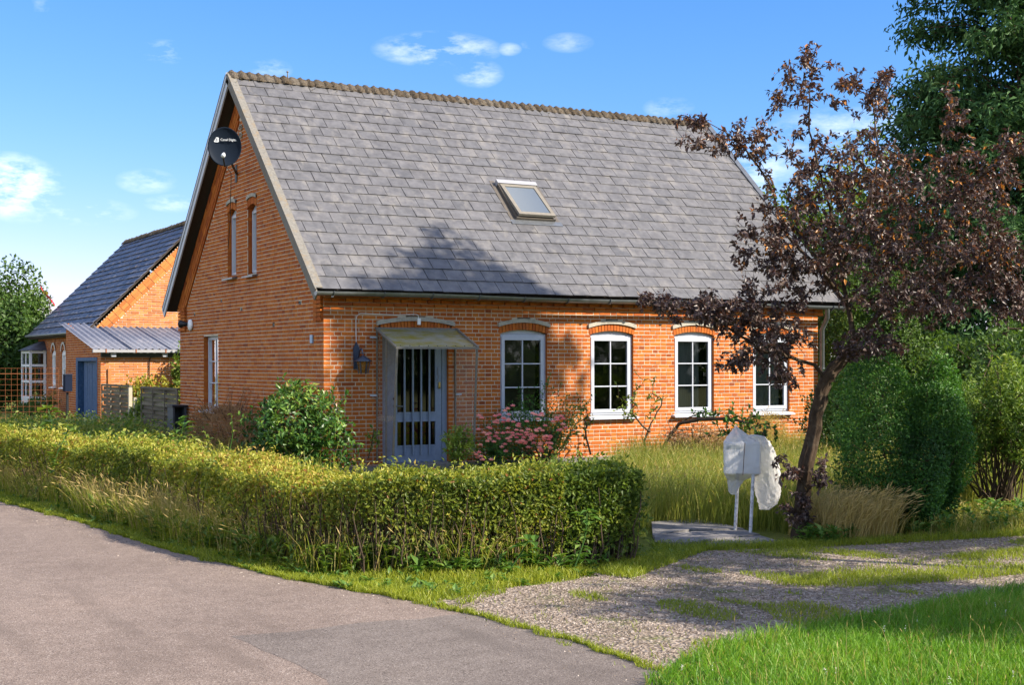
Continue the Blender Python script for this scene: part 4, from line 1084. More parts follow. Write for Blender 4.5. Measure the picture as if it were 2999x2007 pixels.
Ca, Aa = brick_frame(lay(XA, 3.4, -.05, 2.0, sfs, 'stretcher'), (0, YA, 0), (1, 0, 0), (0, 0, 1), (0, -1, 0))
vis = np.argsort(-(Ca[:, 2] - Ca[:, 0] * .25))[:210]; mk = np.zeros(len(Ca), bool); mk[vis] = True
single_bricks(Ca[mk], Aa[mk], UB['y'], sw); brick_stuff('brickwork', Ca[~mk], Aa[~mk], BRICK_Y, sw)
Ca, Aa = brick_frame(lay(YA, YB + .8, -.05, 2.9, sgs), (XA, 0, 0), (0, 1, 0), (0, 0, 1), (-1, 0, 0)); brick_stuff('brickwork', Ca, Aa, BRICK, sg_)
# corrugated sheets
def corr(name, x0, x1, y0, y1, z0, z1, lift, parent, tint):
    nx = int((x1 - x0) / .177 * 8); V = []
    for (y, z) in ((y0, z0), ((y0 + y1) / 2, (z0 + z1) / 2), (y1, z1)):
        for k in range(nx + 1):
            x = x0 + (x1 - x0) * k / nx; V.append((x, y, z + lift + .028 * math.cos((x - x0) / .177 * 6.2832)))
    n = nx + 1; F = [(r * n + k, r * n + k + 1, (r + 1) * n + k + 1, (r + 1) * n + k) for r in range(2) for k in range(nx)]
    V2 = [(x, y, z - .007) for x, y, z in V]; k0 = len(V)
    m = MB(); m.add(V + V2, F + [tuple(k0 + i for i in f[::-1]) for f in F] + [(k + 1, k, k0 + k, k0 + k + 1) for k in range(nx)] + [(r * n, (r + 1) * n, k0 + (r + 1) * n, k0 + r * n) for r in range(2)], tint, True)
    return m.build(name, CORR, parent)
for i in range(5):
    corr('roof_sheet', -.06 + i * 1.03, 1.03 + i * 1.03, YA - .22, YB + .55, 2.075, 2.86, .02 + .006 * (i % 2), shed, random.random())
m = MB(); m.box((-.05, YA - .30, 2.02), (4, YA - .21, 2.09)); sgut = m.build('gutter', plain('pale_grey_gutter', (.30, .30, .31), .5, .4), shed)
for x in (.28, 1.05, 1.83, 2.6):
    m = MB(); m.box((x - .015, YA - .31, 2.01), (x + .015, YA - .2, 2.10)); m.build('bracket', RUST, sgut)
m = MB(); m.box((XA, YA - .10, 1.90), (4, YA - .012, 2.05)); m.build('fascia', plain('green_black_fascia', (.06, .07, .065), .8, .2, grain=20, amt=.3), shed)
for x in (.50, 1.84):
    m = MB(); m.box((x - .06, YA - .2, 1.91), (x + .06, YA - .101, 2.0)); m.build('rafter_end', PAINT, shed)
m = MB(); m.tube([(1.62, YA - .03, 1.91), (1.5, YA - .03, 1.90), (1.46, YA - .03, 1.85), (1.455, YA - .03, .3)], .014, 6); m.build('cable', BLACK, shed)
m = MB(); m.box((XA + .18, YA - .05, .25), (XA + .26, YA - .012, 1.6)); m.build('corner_batten', plain('orange_board', (.42, .17, .06), .8, .2, grain=20), shed)
# gate: deep blue frame and old boards
gfr = MB(); gfr.box((XA - .01, 18.72, 0), (XA + .35, 18.95, 1.9)); gfr.box((XA - .01, 16.40, 0), (XA + .1, 16.47, 1.9)); gfr.box((XA - .01, 16.47, 1.80), (XA + .12, 18.72, 1.9))
gate = gfr.build('gate_frame', PAINT_D, shed)
for i in range(8):
    m = MB(); y = 16.49 + i * .26; m.box((XA + .12 + random.uniform(-.008, .008), y, .02), (XA + .16, y + .25, 1.79), jit=.004); m.build('gate_board', PAINT_D, gate)
m = MB(); m.box((XA + .25, 18.56, 0), (XA + .3, 18.72, 1.8)); m.build('gap_dark', BLACK, gate)  # solid black strip painting the dark of the gap

# ------------------------------------------------------------------ neighbouring house
nb = empty('neighbour_house', (3.85, 24, 0), 'brick house with dark slate roof and bay window standing further back on the left', 'house')
NX, NY0, NY1, NE, NEZ, NRX, NRZ = .9, 19.5, 28.2, .60, 2.68, 3.87, 5.98
NSL = math.hypot(NRX - NE, NRZ - NEZ); NCS, NSN = (NRX - NE) / NSL, (NRZ - NEZ) / NSL
def nwall_segs(vc):
    return cut([(NY0, NY1)], [(y - .30, y + .30) for y in (25.6, 24.08) if 1.0 < vc < 2.12] + ([(26.75, NY1)] if vc < 2.2 else []))
def ngab_segs(vc):
    a, b = NX, 2 * NRX - NX
    if vc > 2.7:
        x = NE + (vc - NEZ) * NCS / NSN + .19; a, b = max(a, x), 2 * NRX - x
    return [(a, b)] if b > a else []
def ngab_in(vc):
    a, b = NX, 2 * NRX - NX
    if vc > 2.5:
        x = NE + (vc - NEZ) * NCS / NSN + .19 + .42; a, b = max(a, x), 2 * NRX - x
    return [(a, b)] if b > a else []
m = MB(); mortar_quads(m, [(v, v + CH, nwall_segs(v + .03)) for v in np.arange(-.05, 2.7, CH)], (NX, 0, 0), (0, 1, 0), (0, 0, 1), (-1, 0, 0), .009); n1 = m.build('street_wall', MORTAR, nb)
m = MB(); mortar_quads(m, [(v, v + CH, ngab_segs(v + .03)) for v in np.arange(-.05, 5.8, CH)], (0, NY0, 0), (1, 0, 0), (0, 0, 1), (0, -1, 0), .009); n2 = m.build('gable_wall', MORTAR_W, nb)
Ca, Aa = brick_frame(lay(NY0, NY1, -.05, 2.62, nwall_segs), (NX, 0, 0), (0, 1, 0), (0, 0, 1), (-1, 0, 0)); brick_stuff('brickwork', Ca, Aa, BRICK, n1)
gbk = lay(NX, 5, 1.9, 5.6, ngab_in, 'stretcher')
for off in (.20, .31, .42):
    s = .3
    while s < NSL - .3:
        gbk.append((NE + s * NCS + off * NSN * .9, NEZ + s * NSN - off * NCS * .9, .228, .095, math.atan2(NSN, NCS), .02)); s += .24
Ca, Aa = brick_frame(gbk, (0, NY0, 0), (1, 0, 0), (0, 0, 1), (0, -1, 0))
mk = (Ca[:, 2] > 2.75) & (Ca[:, 0] < 3.4) & (Ca[:, 2] < 4.9); mk &= np.cumsum(mk) <= 295
single_bricks(Ca[mk], Aa[mk], UB['y'], n2); brick_stuff('brickwork', Ca[~mk], Aa[~mk], BRICK_Y, n2)
m = MB()
m.add([(NE, NY0 - .1, NEZ - .03), (NE, NY1 + .15, NEZ - .03), (NRX, NY1 + .15, NRZ - .03), (NRX, NY0 - .1, NRZ - .03)], [(0, 1, 2, 3)])
m.add([(2 * NRX - NE, NY0 - .1, NEZ - .03), (2 * NRX - NE, NY1 + .15, NEZ - .03), (NRX, NY1 + .15, NRZ - .03), (NRX, NY0 - .1, NRZ - .03)], [(3, 2, 1, 0)])
m.add([(NX, NY1, 0), (2 * NRX - NX, NY1, 0), (2 * NRX - NX, NY1, 2.7), (NRX, NY1, NRZ - .1), (NX, NY1, 2.7)], [(0, 4, 3, 2, 1)])
m.box((NE + .0, NY0 - .1, NEZ - .12), (NX + .1, NY1 + .1, NEZ - .05))
nroof = m.build('roof', SOFFIT, nb)
Ms = []
NRW = 17; ex = NSL / NRW
for r_ in range(NRW):
    u = NY0 - .10 - (.15 if r_ % 2 else 0)
    while u < NY1 + .12:
        a, b = max(u, NY0 - .1) + .004, min(u + .30, NY1 + .15) - .004
        if b - a > .05:
            s0 = r_ * ex - (.04 if r_ == 0 else 0); h0 = .038 + rng.normal() * .004
            P = lambda s, h: np.array([NE + s * NCS - h * NSN, 0, NEZ + s * NSN + h * NCS])
            O = P(s0, h0) + [0, (a + b) / 2, 0]; T = P(s0 + ex * 1.15, .006) + [0, (a + b) / 2, 0]; y = T - O; x = np.array([0, -(b - a), 0.]); z = unit(np.cross(x, y)) * 1.6
            M = Matrix.Identity(4)
            for q in range(3): M[q][0] = x[q]; M[q][1] = y[q]; M[q][2] = z[q]; M[q][3] = O[q]
            Ms.append(M)
        u += .30
Ms.sort(key=lambda M: M[1][3])
near = [i for i, M in enumerate(Ms)][:290]
for i in near:
    me = su[i % 5]
    o = bpy.data.objects.new('slate', me); COL.objects.link(o); o.matrix_basis = Ms[i]; put(o, nroof)
    o.material_slots[0].link = 'OBJECT'; o.material_slots[0].material = SLATE_D
slate_stuff('slate_field', Ms[290:], SLATE_D, nroof)
for i in range(27):
    o = bpy.data.objects.new('ridge_tile', random.choice(rmesh)); COL.objects.link(o)
    o.matrix_basis = Matrix.Translation((NRX, NY0 - .1 + i * .33, NRZ + .01 + random.uniform(-.01, .015))) @ Matrix.Rotation(math.pi / 2, 4, 'Z') @ Matrix.Diagonal((2.0, .95, 1.0, 1)); put(o, nroof)
m = MB(); V = [(NE - .02, NEZ - .05), (NRX, NRZ - .02)]
m.bar((NE - .02, NY0 - .11, NEZ - .04), (NRX, NY0 - .11, NRZ - .0), .03, .12, up=(0, 1, 0)); m.build('verge_board', SOFFIT, nroof)
m = MB(); m.tube([(NE - .06, NY0 - .1, NEZ - .04), (NE - .06, NY1 + .2, NEZ - .02)], .05, 8); m.build('gutter', ZINC, nb)
MN = lambda u, v, d: (NX + d, u, v)
for yc in (25.6, 24.08):
    window(nb, MN, yc, .60, 1.02, 2.10, 1, 2, True, name='narrow_window', paint=PAINT_W, headrise=.2, backing=ROOM, deep=.03)
    m = MB(); n = 10; V = []
    for i in range(n + 1):
        a = math.pi * i / n
        for rr in (.27, .36): V.append((NX - .03, yc + math.cos(a) * rr, 2.12 + math.sin(a) * rr * .85))
    m.add(V, [(2 * i, 2 * i + 1, 2 * i + 3, 2 * i + 2) for i in range(n)]); m.build('arch_moulding', plain('pale_moulding', (.6, .58, .54), .8, .2), n1)
# bay window
by0, by1, bxf = 26.8, 28.3, .36
bay = empty('x', (0, 0, 0), None, None); bpy.data.objects.remove(bay)
m = MB(); m.box((bxf, by0, .35), (NX, by1, .62)); 
for x, y in ((bxf, by0), (bxf, by1 - .08), (NX - .09, by0)): m.box((x, y, .62), (x + .08, y + .08, 2.18))
for z in (.62, 1.15, 1.68, 2.12):
    m.box((bxf + .002, by0 + .004, z - .04), (NX, by0 + .07, z + .04)); m.box((bxf + .004, by0 + .08, z - .04), (bxf + .07, by1 - .08, z + .04))
m.box((bxf + .003, (by0 + by1) / 2 - .03, .62), (bxf + .06, (by0 + by1) / 2 + .03, 2.12))
bayw = m.build('bay_window', PAINT_W, nb)
for z0, z1 in ((.66, 1.11), (1.19, 1.64), (1.72, 2.08)):
    g = MB(); g.add([(bxf + .08, by0 + .03, z0), (NX - .09, by0 + .03, z0), (NX - .09, by0 + .03, z1), (bxf + .08, by0 + .03, z1)], [(0, 1, 2, 3)]); g.build('pane', GLASS, bayw)
    for a, b in ((by0 + .08, (by0 + by1) / 2 - .03), ((by0 + by1) / 2 + .03, by1 - .08)):
        g = MB(); g.add([(bxf + .03, a, z0), (bxf + .03, b, z0), (bxf + .03, b, z1), (bxf + .03, a, z1)], [(0, 3, 2, 1)]); g.build('pane', GLASS, bayw)
m = MB(); m.add([(bxf - .1, by0 - .1, 2.18), (NX, by0 - .1, 2.18), (NX, by1 + .1, 2.18), (bxf - .1, by1 + .1, 2.18), (NX, by0 + .35, 2.50), (NX, by1 - .35, 2.50)], [(0, 1, 4), (0, 4, 5, 3), (3, 5, 2), (0, 3, 2, 1)]); m.build('bay_roof', SLATE_D, bayw)
m = MB(); m.box((NX + .3, by0 - .6, .1), (NX + .34, by1, 2.4)); m.build('room', ROOM, nb)

# ------------------------------------------------------------------ fences, post boxes, odds and ends at the left
def woven(y0, y1, x, h, label, nb_):
    p = empty('woven_fence_panel', (x, (y0 + y1) / 2, 0), label, 'fence', 'woven wooden fence panels')
    nb2 = nb_; cell = (y1 - y0) / nb2
    for i in range(nb2 + 1):
        m = MB(); y = y0 + i * cell; m.box((x - .035, y - .022, .02), (x - .008, y + .022, h)); m.build('batten', WOODG, p)
    m = MB(); m.box((x - .036, y0 - .022, h), (x + .03, y1 + .022, h + .05)); m.build('top_rail', WOODG, p)
    k = 0; z = .06; hh = .092
    while z < h - .06:
        m = MB(); n = nb2 * 6; V = []
        for i in range(n + 1):
            t = i / n; y = y0 + (y1 - y0) * t; ph = math.pi * (t * nb2 + k); xx = x - .004 + .022 * math.cos(ph) * (1 if nb2 > 1 else 1) + random.uniform(-.002, .002)
            V += [(xx, y, z + random.uniform(-.002, .002)), (xx + .006, y, z + hh * .5), (xx, y, z + hh - .006)]
        m.add(V, [(3 * i + a, 3 * i + 3 + a, 3 * i + 4 + a, 3 * i + 1 + a) for i in range(n) for a in (0, 1)], random.random()); m.build('slat', WOODG, p); z += hh; k += 1
    return p
woven(8.05, 10.95, -.02, 1.16, 'taller weathered woven wood fence panel joined to the house corner', 3)
woven(12.0, 14.8, -.02, 1.17, 'weathered woven wood fence panel beside the shed and its blue gate', 3)
m = MB(); m.box((-.1, 11.85, -.1), (-.02, 11.93, 1.17)); tag(m.build('fence_post', plain('pale_post', (.42, .38, .28), .9, .1, grain=25), None), 'pale wooden fence post at the end of the woven panel by the shed', 'post')
m = MB(); m.box((-.12, 11.3, -.1), (-.05, 11.37, .95)); tag(m.build('fence_post', bpy.data.materials['pale_post'], None), 'short pale wooden post standing in the gap between the woven panels', 'post')

mf = empty('mesh_fence', (-2.4, 16.5, 0), 'rusty orange reinforcing mesh fence across the front of the neighbouring garden', 'fence')
YMF = 16.5
for z in np.arange(.35, 1.62, .14):
    m = MB(); m.tube([(-.75, YMF, z), (-2.0, YMF, z + .004), (-6, YMF, z + .01)], .0034 if abs(z - 1.47) > .07 else .008, 5); m.build('wire', RUST, mf)
for i in range(36):
    m = MB(); x = -.76 - i * .145; m.tube([(x, YMF - .008, .1), (x, YMF - .008, 1.61)], .0034, 5); m.build('wire', RUST, mf)
m = MB(); m.tube([(-2.28, YMF - .06, -.1), (-2.28, YMF - .06, 1.70)], .055, 8); m.build('post', POSTW, mf)

mb = empty('post_box', (-1.25, 12.6, 0), 'dark grey metal post box on a thin black pole before the blue gate', 'letter box')
pm = np.array([-1.3, 12.75]); m = MB(); m.box((pm[0] - .07, pm[1] - .12, 1.08), (pm[0] + .09, pm[1] + .14, 1.47)); m.build('body', plain('slate_blue_steel', (.012, .018, .036), .9, .05), mb)
m = MB(); m.box((pm[0] - .08, pm[1] - .14, 1.47), (pm[0] + .10, pm[1] + .16, 1.485)); m.build('lid', BLUEBLK, mb)
m = MB(); m.tube([(pm[0], pm[1], -.05), (pm[0], pm[1], 1.06)], .03, 8); m.build('pole', BLACK, mb)

# the bagged letter box by the drive
lb = empty('letter_box', (.65, -9.4, 0), 'letter box on two white poles wrapped in a white plastic bag', 'letter box')
pA, pB = np.array([*gv(1681, 1222), 0]), np.array([*gv(1716, 1229), 0])
Zb = (pA - CAM) @ FW
tA, tB = av(1690, 1080, Zb - .02), av(1724, 1090, Zb - .22)
for a, b in ((pA, tA), (pB, tB)):
    m = MB(); m.tube([a - [0, 0, .05], a * .5 + b * .5, b + [0, 0, .1]], .017, 8); m.build('pole', plain('chipped_white_steel', (.62, .63, .66), .6, .3, grain=18, amt=.4, dirt=(.12, .09, .07), dirt_scale=28, dirt_amt=.5), lb)
bc = (av(1698, 1048, Zb - .1)); e_u = unit(np.array([.80, -.60, 0])); e_v = np.array([0, 0, 1.0]); e_w = np.cross(e_u, e_v)
LBX = lambda p: tuple(bc + e_u * p[0] + e_w * p[1] + e_v * p[2])
m = MB(); m.box((-.165, -.12, -.15), (.165, .12, .15), M=LBX); m.build('box', plain('pale_box', (.74, .76, .77), .5, .4), lb)
m = MB(); m.box((-.155, .112, .09), (-.005, .122, .128), M=LBX); m.build('slot', plain('slot_green', (.08, .16, .17), .5, .4), lb)
m = MB(); m.box((-.045, .112, .035), (-.03, .122, .05), M=LBX); m.build('lock', BLACK, lb)
m = MB(); 
for s in (-1, 1): pass
m.tube([LBX((.02, .20, .16)), LBX((.01, .19, .02)), LBX((0, .185, -.16))], .004, 5); m.build('cord', plain('brown_cord', (.10, .07, .05), .9, .1), lb)
# the bag: a crumpled sleeve of film over the box, knotted peak above, loose tail hanging at the right
bagm, nt, b = mat0('white_plastic_film', .32, .5)
b.inputs['Base Color'].default_value = (.82, .81, .80, 1)
tl = node(nt, 'ShaderNodeBsdfTranslucent'); tl.inputs[0].default_value = (.72, .70, .68, 1); tp = node(nt, 'ShaderNodeBsdfTransparent')
m1 = node(nt, 'ShaderNodeMixShader'); m1.inputs[0].default_value = .38; m2 = node(nt, 'ShaderNodeMixShader'); m2.inputs[0].default_value = .40
nt.links.new(b.outputs[0], m1.inputs[1]); nt.links.new(tl.outputs[0], m1.inputs[2]); nt.links.new(m1.outputs[0], m2.inputs[1]); nt.links.new(tp.outputs[0], m2.inputs[2]); nt.links.new(m2.outputs[0], nt.nodes['Material Output'].inputs[0])
bump(nt, noise(nt, 26, 4, .6, stretch=(1.6, 1.6, .5)), .55, .02, b)
def loftbag(name, rings, n=72, crump=.010):
    m = MB(); V = []; K = len(rings); T = np.linspace(0, K - 1, K * 5); C = np.array([r_[0] for r_ in rings]); Q = np.array([r_[1:4] for r_ in rings])
    ph = [random.uniform(0, 6.28) for _ in range(9)]
    for t in T:
        c = np.array([np.interp(t, range(K), C[:, i]) for i in range(3)]); ru, rw, sq = [np.interp(t, range(K), Q[:, i]) for i in range(3)]
        for k in range(n):
            a = 6.2832 * k / n; g = 1 / (abs(math.cos(a)) ** sq + abs(math.sin(a)) ** sq) ** (1 / sq); z = c[2]
            f1 = math.sin(a * 4 + z * 22 + ph[0] + 1.2 * math.sin(z * 31 + ph[1])); f2 = math.sin(a * 7 - z * 34 + ph[2] + 1.4 * math.sin(a * 3 + z * 17)); f3 = math.sin(a * 13 + z * 55 + ph[3] + 2 * math.sin(a * 5 - z * 29))
            cr = 1 + crump / max(ru, .045) * ((1 - 2 * abs(f1)) * .8 + (1 - 2 * abs(f2)) * .6 + (1 - 2 * abs(f3)) * .35)
            V.append(c + e_u * math.cos(a) * ru * g * cr + e_w * math.sin(a) * rw * g * cr)
    F = [(i * n + k, i * n + (k + 1) % n, (i + 1) * n + (k + 1) % n, (i + 1) * n + k) for i in range(len(T) - 1) for k in range(n)]
    m.add(V, F, smooth=True); return m.build(name, bagm, lb)
def bcp(u, w_, v): return bc + e_u * u + e_w * w_ + e_v * v
loftbag('plastic_bag', [(bcp(-.06, .0, .32), .006, .006, 2, 0), (bcp(-.055, .0, .285), .030, .026, 2, 0), (bcp(-.035, 0, .225), .100, .080, 2.6, 0), (bcp(-.01, 0, .172), .160, .122, 6, 0), (bcp(.0, 0, .155), .180, .134, 12, 0), (bcp(0, 0, .05), .179, .133, 14, 0),
         (bcp(0, 0, -.06), .179, .133, 14, 0), (bcp(0, 0, -.148), .180, .134, 12, 0), (bcp(-.01, 0, -.175), .155, .11, 4, 0), (bcp(-.06, -.0, -.22), .085, .06, 2.4, 0), (bcp(-.08, -.0, -.28), .060, .05, 2, 0), (bcp(-.088, 0, -.345), .040, .036, 2, 0), (bcp(-.085, .01, -.365), .024, .024, 2, 0)], crump=.0045)
loftbag('bag_tail', [(bcp(.10, .07, .235), .015, .015, 2, 0), (bcp(.135, .06, .215), .085, .055, 2, 0), (bcp(.17, .03, .14), .11, .085, 2.2, 0), (bcp(.20, .0, .04), .13, .095, 2.3, 0), (bcp(.225, -.02, -.08), .14, .095, 2.3, 0), (bcp(.24, -.03, -.2), .14, .085, 2.3, 0),
         (bcp(.25, -.03, -.31), .128, .07, 2.3, 0), (bcp(.255, -.03, -.40), .110, .055, 2.3, 0), (bcp(.245, -.03, -.47), .082, .042, 2.2, 0), (bcp(.22, -.02, -.515), .045, .025, 2, 0)], crump=.009)
# red and yellow streamer by the tree on the left
kt = empty('garden_streamer', tuple(av(110, 690, 47)), 'red and yellow streamer flying beside the big tree on the left', 'streamer')
def ribbon(pts, wd, mat, name):
    m = MB(); V = []
    for p in pts: p = np.array(p); V += [p + UP * wd, p - UP * wd + RT * wd * .4]
    m.add(V, [(2 * i, 2 * i + 1, 2 * i + 3, 2 * i + 2) for i in range(len(pts) - 1)]); m.build(name, mat, kt)
ribbon([av(92, 656, 47), av(100, 668, 47.2), av(110, 679, 47), av(117, 688, 46.9), av(125, 698, 47)], .05, plain('red_cloth', (.62, .03, .05), .7, .2), 'red_ribbon')
ribbon([av(97, 669, 47.1), av(104, 672, 47), av(110, 670, 46.9)], .05, plain('yellow_cloth', (.6, .42, .03), .7, .2), 'yellow_ribbon')
m = MB(); m.tube([av(122, 760, 47), av(112, 690, 47), av(92, 650, 47)], .015, 5); m.build('cane', TWIG, kt)

# ------------------------------------------------------------------ hedges
HP = [(-1.25, -10.2), (-2.05, -10.12), (-2.8, -10.04), (-3.38, -9.82), (-3.68, -9.25), (-3.76, -8.3), (-3.8, -6.5), (-3.85, -5), (-4.2, -3.2), (-4.55, -1.6), (-4.8, .5), (-4.95, 3), (-5.0, 7)]
def hedge(name, label, path, hw, ht, n, mat, dens0, top_light=0.0, stems=200, Ls=(.028, .052)):
    h = empty(name, (*path[len(path) // 2], 0), label, 'hedge')
    P_ = np.array(path, float); seg = np.linalg.norm(np.diff(P_, axis=0), axis=1); cum = np.concatenate([[0], np.cumsum(seg)]); tot = cum[-1]
    def frame(t):
        x = np.interp(t, cum, P_[:, 0]); y = np.interp(t, cum, P_[:, 1])
        x2 = np.interp(np.minimum(t + .25, tot), cum, P_[:, 0]) - np.interp(np.maximum(t - .25, 0), cum, P_[:, 0]); y2 = np.interp(np.minimum(t + .25, tot), cum, P_[:, 1]) - np.interp(np.maximum(t - .25, 0), cum, P_[:, 1])
        l = np.hypot(x2, y2); return x, y, x2 / l, y2 / l
    t = tot * rng.random(n) ** dens0            # denser where it is near
    x, y, dx, dy = frame(t)
    face = rng.random(n); f = np.zeros((n, 2)); nrm = np.zeros((n, 3)); hl = ht * (1 + .05 * np.sin(t * 2.1) + .04 * np.sin(t * 5.3 + 1)) 
    hwv = hw * (1 + .08 * np.sin(t * 1.7 + 2) + .05 * np.sin(t * 4.1))
    dep_ = np.abs(rng.normal(size=n)) * .045
    top = face < .38; sa = (face >= .38) & (face < .75); sb = (face >= .75) & (face < .93); en = face >= .93
    u = rng.uniform(-1, 1, n); z = rng.random(n) ** .8
    side = np.where(top, u * hwv, np.where(sa, -(hwv - dep_ - .12 * (1 - z) ** 2 + .03 * np.sin(t * 9 + z * 8)), np.where(sb, hwv - dep_, u * hwv)))
    hz = np.where(top, hl - dep_ - .10 * np.abs(u) ** 4 + .02 * np.sin(t * 11) * np.cos(u * 5), np.where(sa | sb, .04 + z * (hl - .06), .04 + z * (hl - .06)))
    t2 = np.where(en, dep_ - .06 * (1 - (2 * z - 1) ** 2), 0)
    # side < 0 is the outer side: left-hand normal of the path is outward here
    ox, oy = -dy, dx
    nx, ny = ox, oy
    X = x + nx * -side * 1 + dx * t2 * en; Y = y + ny * -side + dy * t2 * en
    X = np.where(en, P_[0, 0] + nx * u * hw + dx * (t2), X); Y = np.where(en, P_[0, 1] + ny * u * hw + dy * t2, Y)
    # shoots poking out of the top
    hz = np.where(top & (rng.random(n) < .10), hz + np.abs(rng.normal(size=n)) * .055, hz)
    gap = patchy(np.column_stack([t * 1.1, hz * 1.6 + 7 * sa]), 2.6, 14)
    keep = ((hz > .42) | (rng.random(n) < .05 + hz * 1.75)) & ((gap < .50) | top | (rng.random(n) < .35))
    P = np.column_stack([X, Y, np.maximum(hz, .02)])[keep]
    nrm = np.where(top[:, None], [0, 0, 1.0], np.where(en[:, None], np.column_stack([-dx, -dy, 0 * dx]), np.sign(-side)[:, None] * np.column_stack([nx, ny, 0 * nx])))[keep]
    k = len(P); D = nrm * .15 + rng.normal(size=(k, 3)) * .7 + [0, 0, .25]; N = nrm * .95 + rng.normal(size=(k, 3)) * .5 + [0, 0, .45]
    g = patchy(np.column_stack([t[keep] * 1.3, P[:, 2] * 2]), 1.4, 4)
    tint = np.clip(.40 + .16 * g + rng.normal(size=k) * .17 + np.where(top[keep], .20 + top_light, .06), 0, .97)  # top leaves tinted paler: new growth, with sunlight put into the colour too
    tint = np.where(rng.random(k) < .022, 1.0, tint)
    ln = rng.uniform(*Ls, k) * (1 + .35 * (t[keep] / tot))
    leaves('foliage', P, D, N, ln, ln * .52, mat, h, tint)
    # new shoots standing out of the clipped top and sides
    ns = int(n / 420); ts = tot * rng.random(ns) ** dens0; xs_, ys_, dxs, dys = frame(ts); uo = rng.uniform(-1, 1, ns) * hw
    base_ = np.column_stack([xs_ - dys * uo, ys_ + dxs * uo, np.full(ns, ht * .97)]); dirs = unit(np.column_stack([rng.normal(size=(ns, 2)) * .35, np.ones(ns)])); lens = rng.uniform(.04, .17, ns)
    PP = np.concatenate([base_ + dirs * (lens * f)[:, None] for f in (.15, .35, .55, .75, .95, 1.0)]); kk = len(PP); ll = rng.uniform(.025, .048, kk)
    leaves('shoot_leaves', PP, np.tile(dirs, (6, 1)) * .5 + rng.normal(size=(kk, 3)) * .6, rng.normal(size=(kk, 3)) * .6 + [0, 0, .8], ll, ll * .45, mat, h, np.clip(.72 + rng.normal(size=kk) * .13, 0, .95))
    # stems
    paths = []
    for i in range(stems):
        tt = tot * random.random() ** dens0; x, y, dx, dy = [float(q) for q in frame(np.array([tt]))[0:4]] if False else [float(np.ravel(q)[0]) for q in frame(np.array([tt]))]
        o = random.uniform(-.75, .9) * hw; a = np.array([x - dy * o, y + dx * o, -.02]); q = a.copy(); pts = [a]
        for j in range(4): q = q + np.array([random.uniform(-.06, .06), random.uniform(-.06, .06), ht * .22]); pts.append(q)
        paths.append((pts, [.010, .008, .006, .004, .003]))
    shoots('stem', paths, TWIG_D, h, 4)
    return h
hedge('hedge', 'long unkempt hedge with yellow-green tips curving along the roadside before the house', HP[1:], .37, .77, 105000, G_HEDGE, 1.75, .10, 1300)
hedge('hedge', 'short hedge end in shade-darkened green by the flagstones and letter box', [(-1.30, -10.28), (-1.6, -10.20), (-2.1, -10.11)], .36, .78, 17000, G_HEDGE_SH, 1.0, .08, 170, (.028, .05))

# ------------------------------------------------------------------ bushes
def bush(name, label, cat, c, rad, n, Ls, asp, mat, seed, amp=.2, fine=False, stems=14, zmin=-.85, group=None, inner=.55, tb=.0, stem_mat=TWIG_D, dn=(.2, .75)):
    c = np.array(c, float); b = empty(name, (c[0], c[1], 0), label, cat, group)
    P, d = shellpts(n, c, rad, seed, inner, amp, zmin=zmin); P[:, 2] = np.maximum(P[:, 2], .03); k = len(P)
    D = d * dn[0] + rng.normal(size=(k, 3)) * dn[1] + [0, 0, .1]; N = d * .85 + rng.normal(size=(k, 3)) * .5 + [0, 0, .55]
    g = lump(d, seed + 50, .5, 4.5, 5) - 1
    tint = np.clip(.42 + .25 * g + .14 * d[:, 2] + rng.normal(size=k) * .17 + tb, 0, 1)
    ln = rng.uniform(*Ls, k); leaves('foliage', P, D, N, ln, ln * asp, mat, b, tint, fine=fine)
    ns = int(26 + 20 * max(rad)); sd_ = rdirs(ns); sd_[:, 2] = np.abs(sd_[:, 2]) * 1.1 - .2; sd_ = unit(sd_); b0_ = c + sd_ * np.array(rad) * lump(sd_, seed, amp)[:, None] * .93; sl_ = rng.uniform(.12, .34, ns) * max(rad) ** .5
    so_ = unit(sd_ + rng.normal(size=(ns, 3)) * .35 + [0, 0, .35]); fr_ = np.linspace(.05, 1, 12)
    PP = np.concatenate([b0_ + so_ * (sl_ * f)[:, None] for f in fr_]); PP[:, 2] = np.maximum(PP[:, 2], .03); kk = len(PP); ll = rng.uniform(*Ls, kk) * .95
    leaves('sprigs', PP, np.tile(so_, (12, 1)) * .6 + rng.normal(size=(kk, 3)) * .65, rng.normal(size=(kk, 3)) * .6 + [0, 0, .7], ll, ll * asp, mat, b, np.clip(.55 + tb + rng.normal(size=kk) * .16, 0, 1), fine=fine)
    paths = [([p, p + q * l * .5, p + q * l * .95], [.005, .004, .002]) for p, q, l in zip(b0_ - so_ * .1, so_, sl_)]
    for i in range(stems):
        e = P[rng.integers(k)]; a = np.array([c[0] + random.uniform(-.25, .25) * rad[0], c[1] + random.uniform(-.25, .25) * rad[1], -.02])
        m_ = (a + e) / 2 + rng.normal(size=3) * .1 * rad[0] + [0, 0, .15 * rad[2]]; r = max(.006, .018 * rad[0]); paths.append(([a, m_ * .5 + a * .5, m_, e], [r, r * .8, r * .6, r * .25]))
    shoots('stem', paths, stem_mat, b, 5)
    return b
bush('laurel_bush', 'glossy dark green laurel bush at the front corner of the brick house', 'bush', av(680, 985, 20.2) + [0, 0, -.10], (.66, .62, .74), 5200, (.075, .115), .45, G_LAUREL, 21, .2, True)
bc2 = av(495, 1010, 24.6)
for i, (dx, dy, s) in enumerate(((-.05, 1.4, .8),)):
    pass
bush('dead_bush', 'brown dried-out low bush along the foot of the gable', 'bush', (-.46, 3.3, .46), (.40, 1.85, .52), 9500, (.05, .09), .16, G_BROWN, 33, .12, stems=60, dn=(.3, .9))
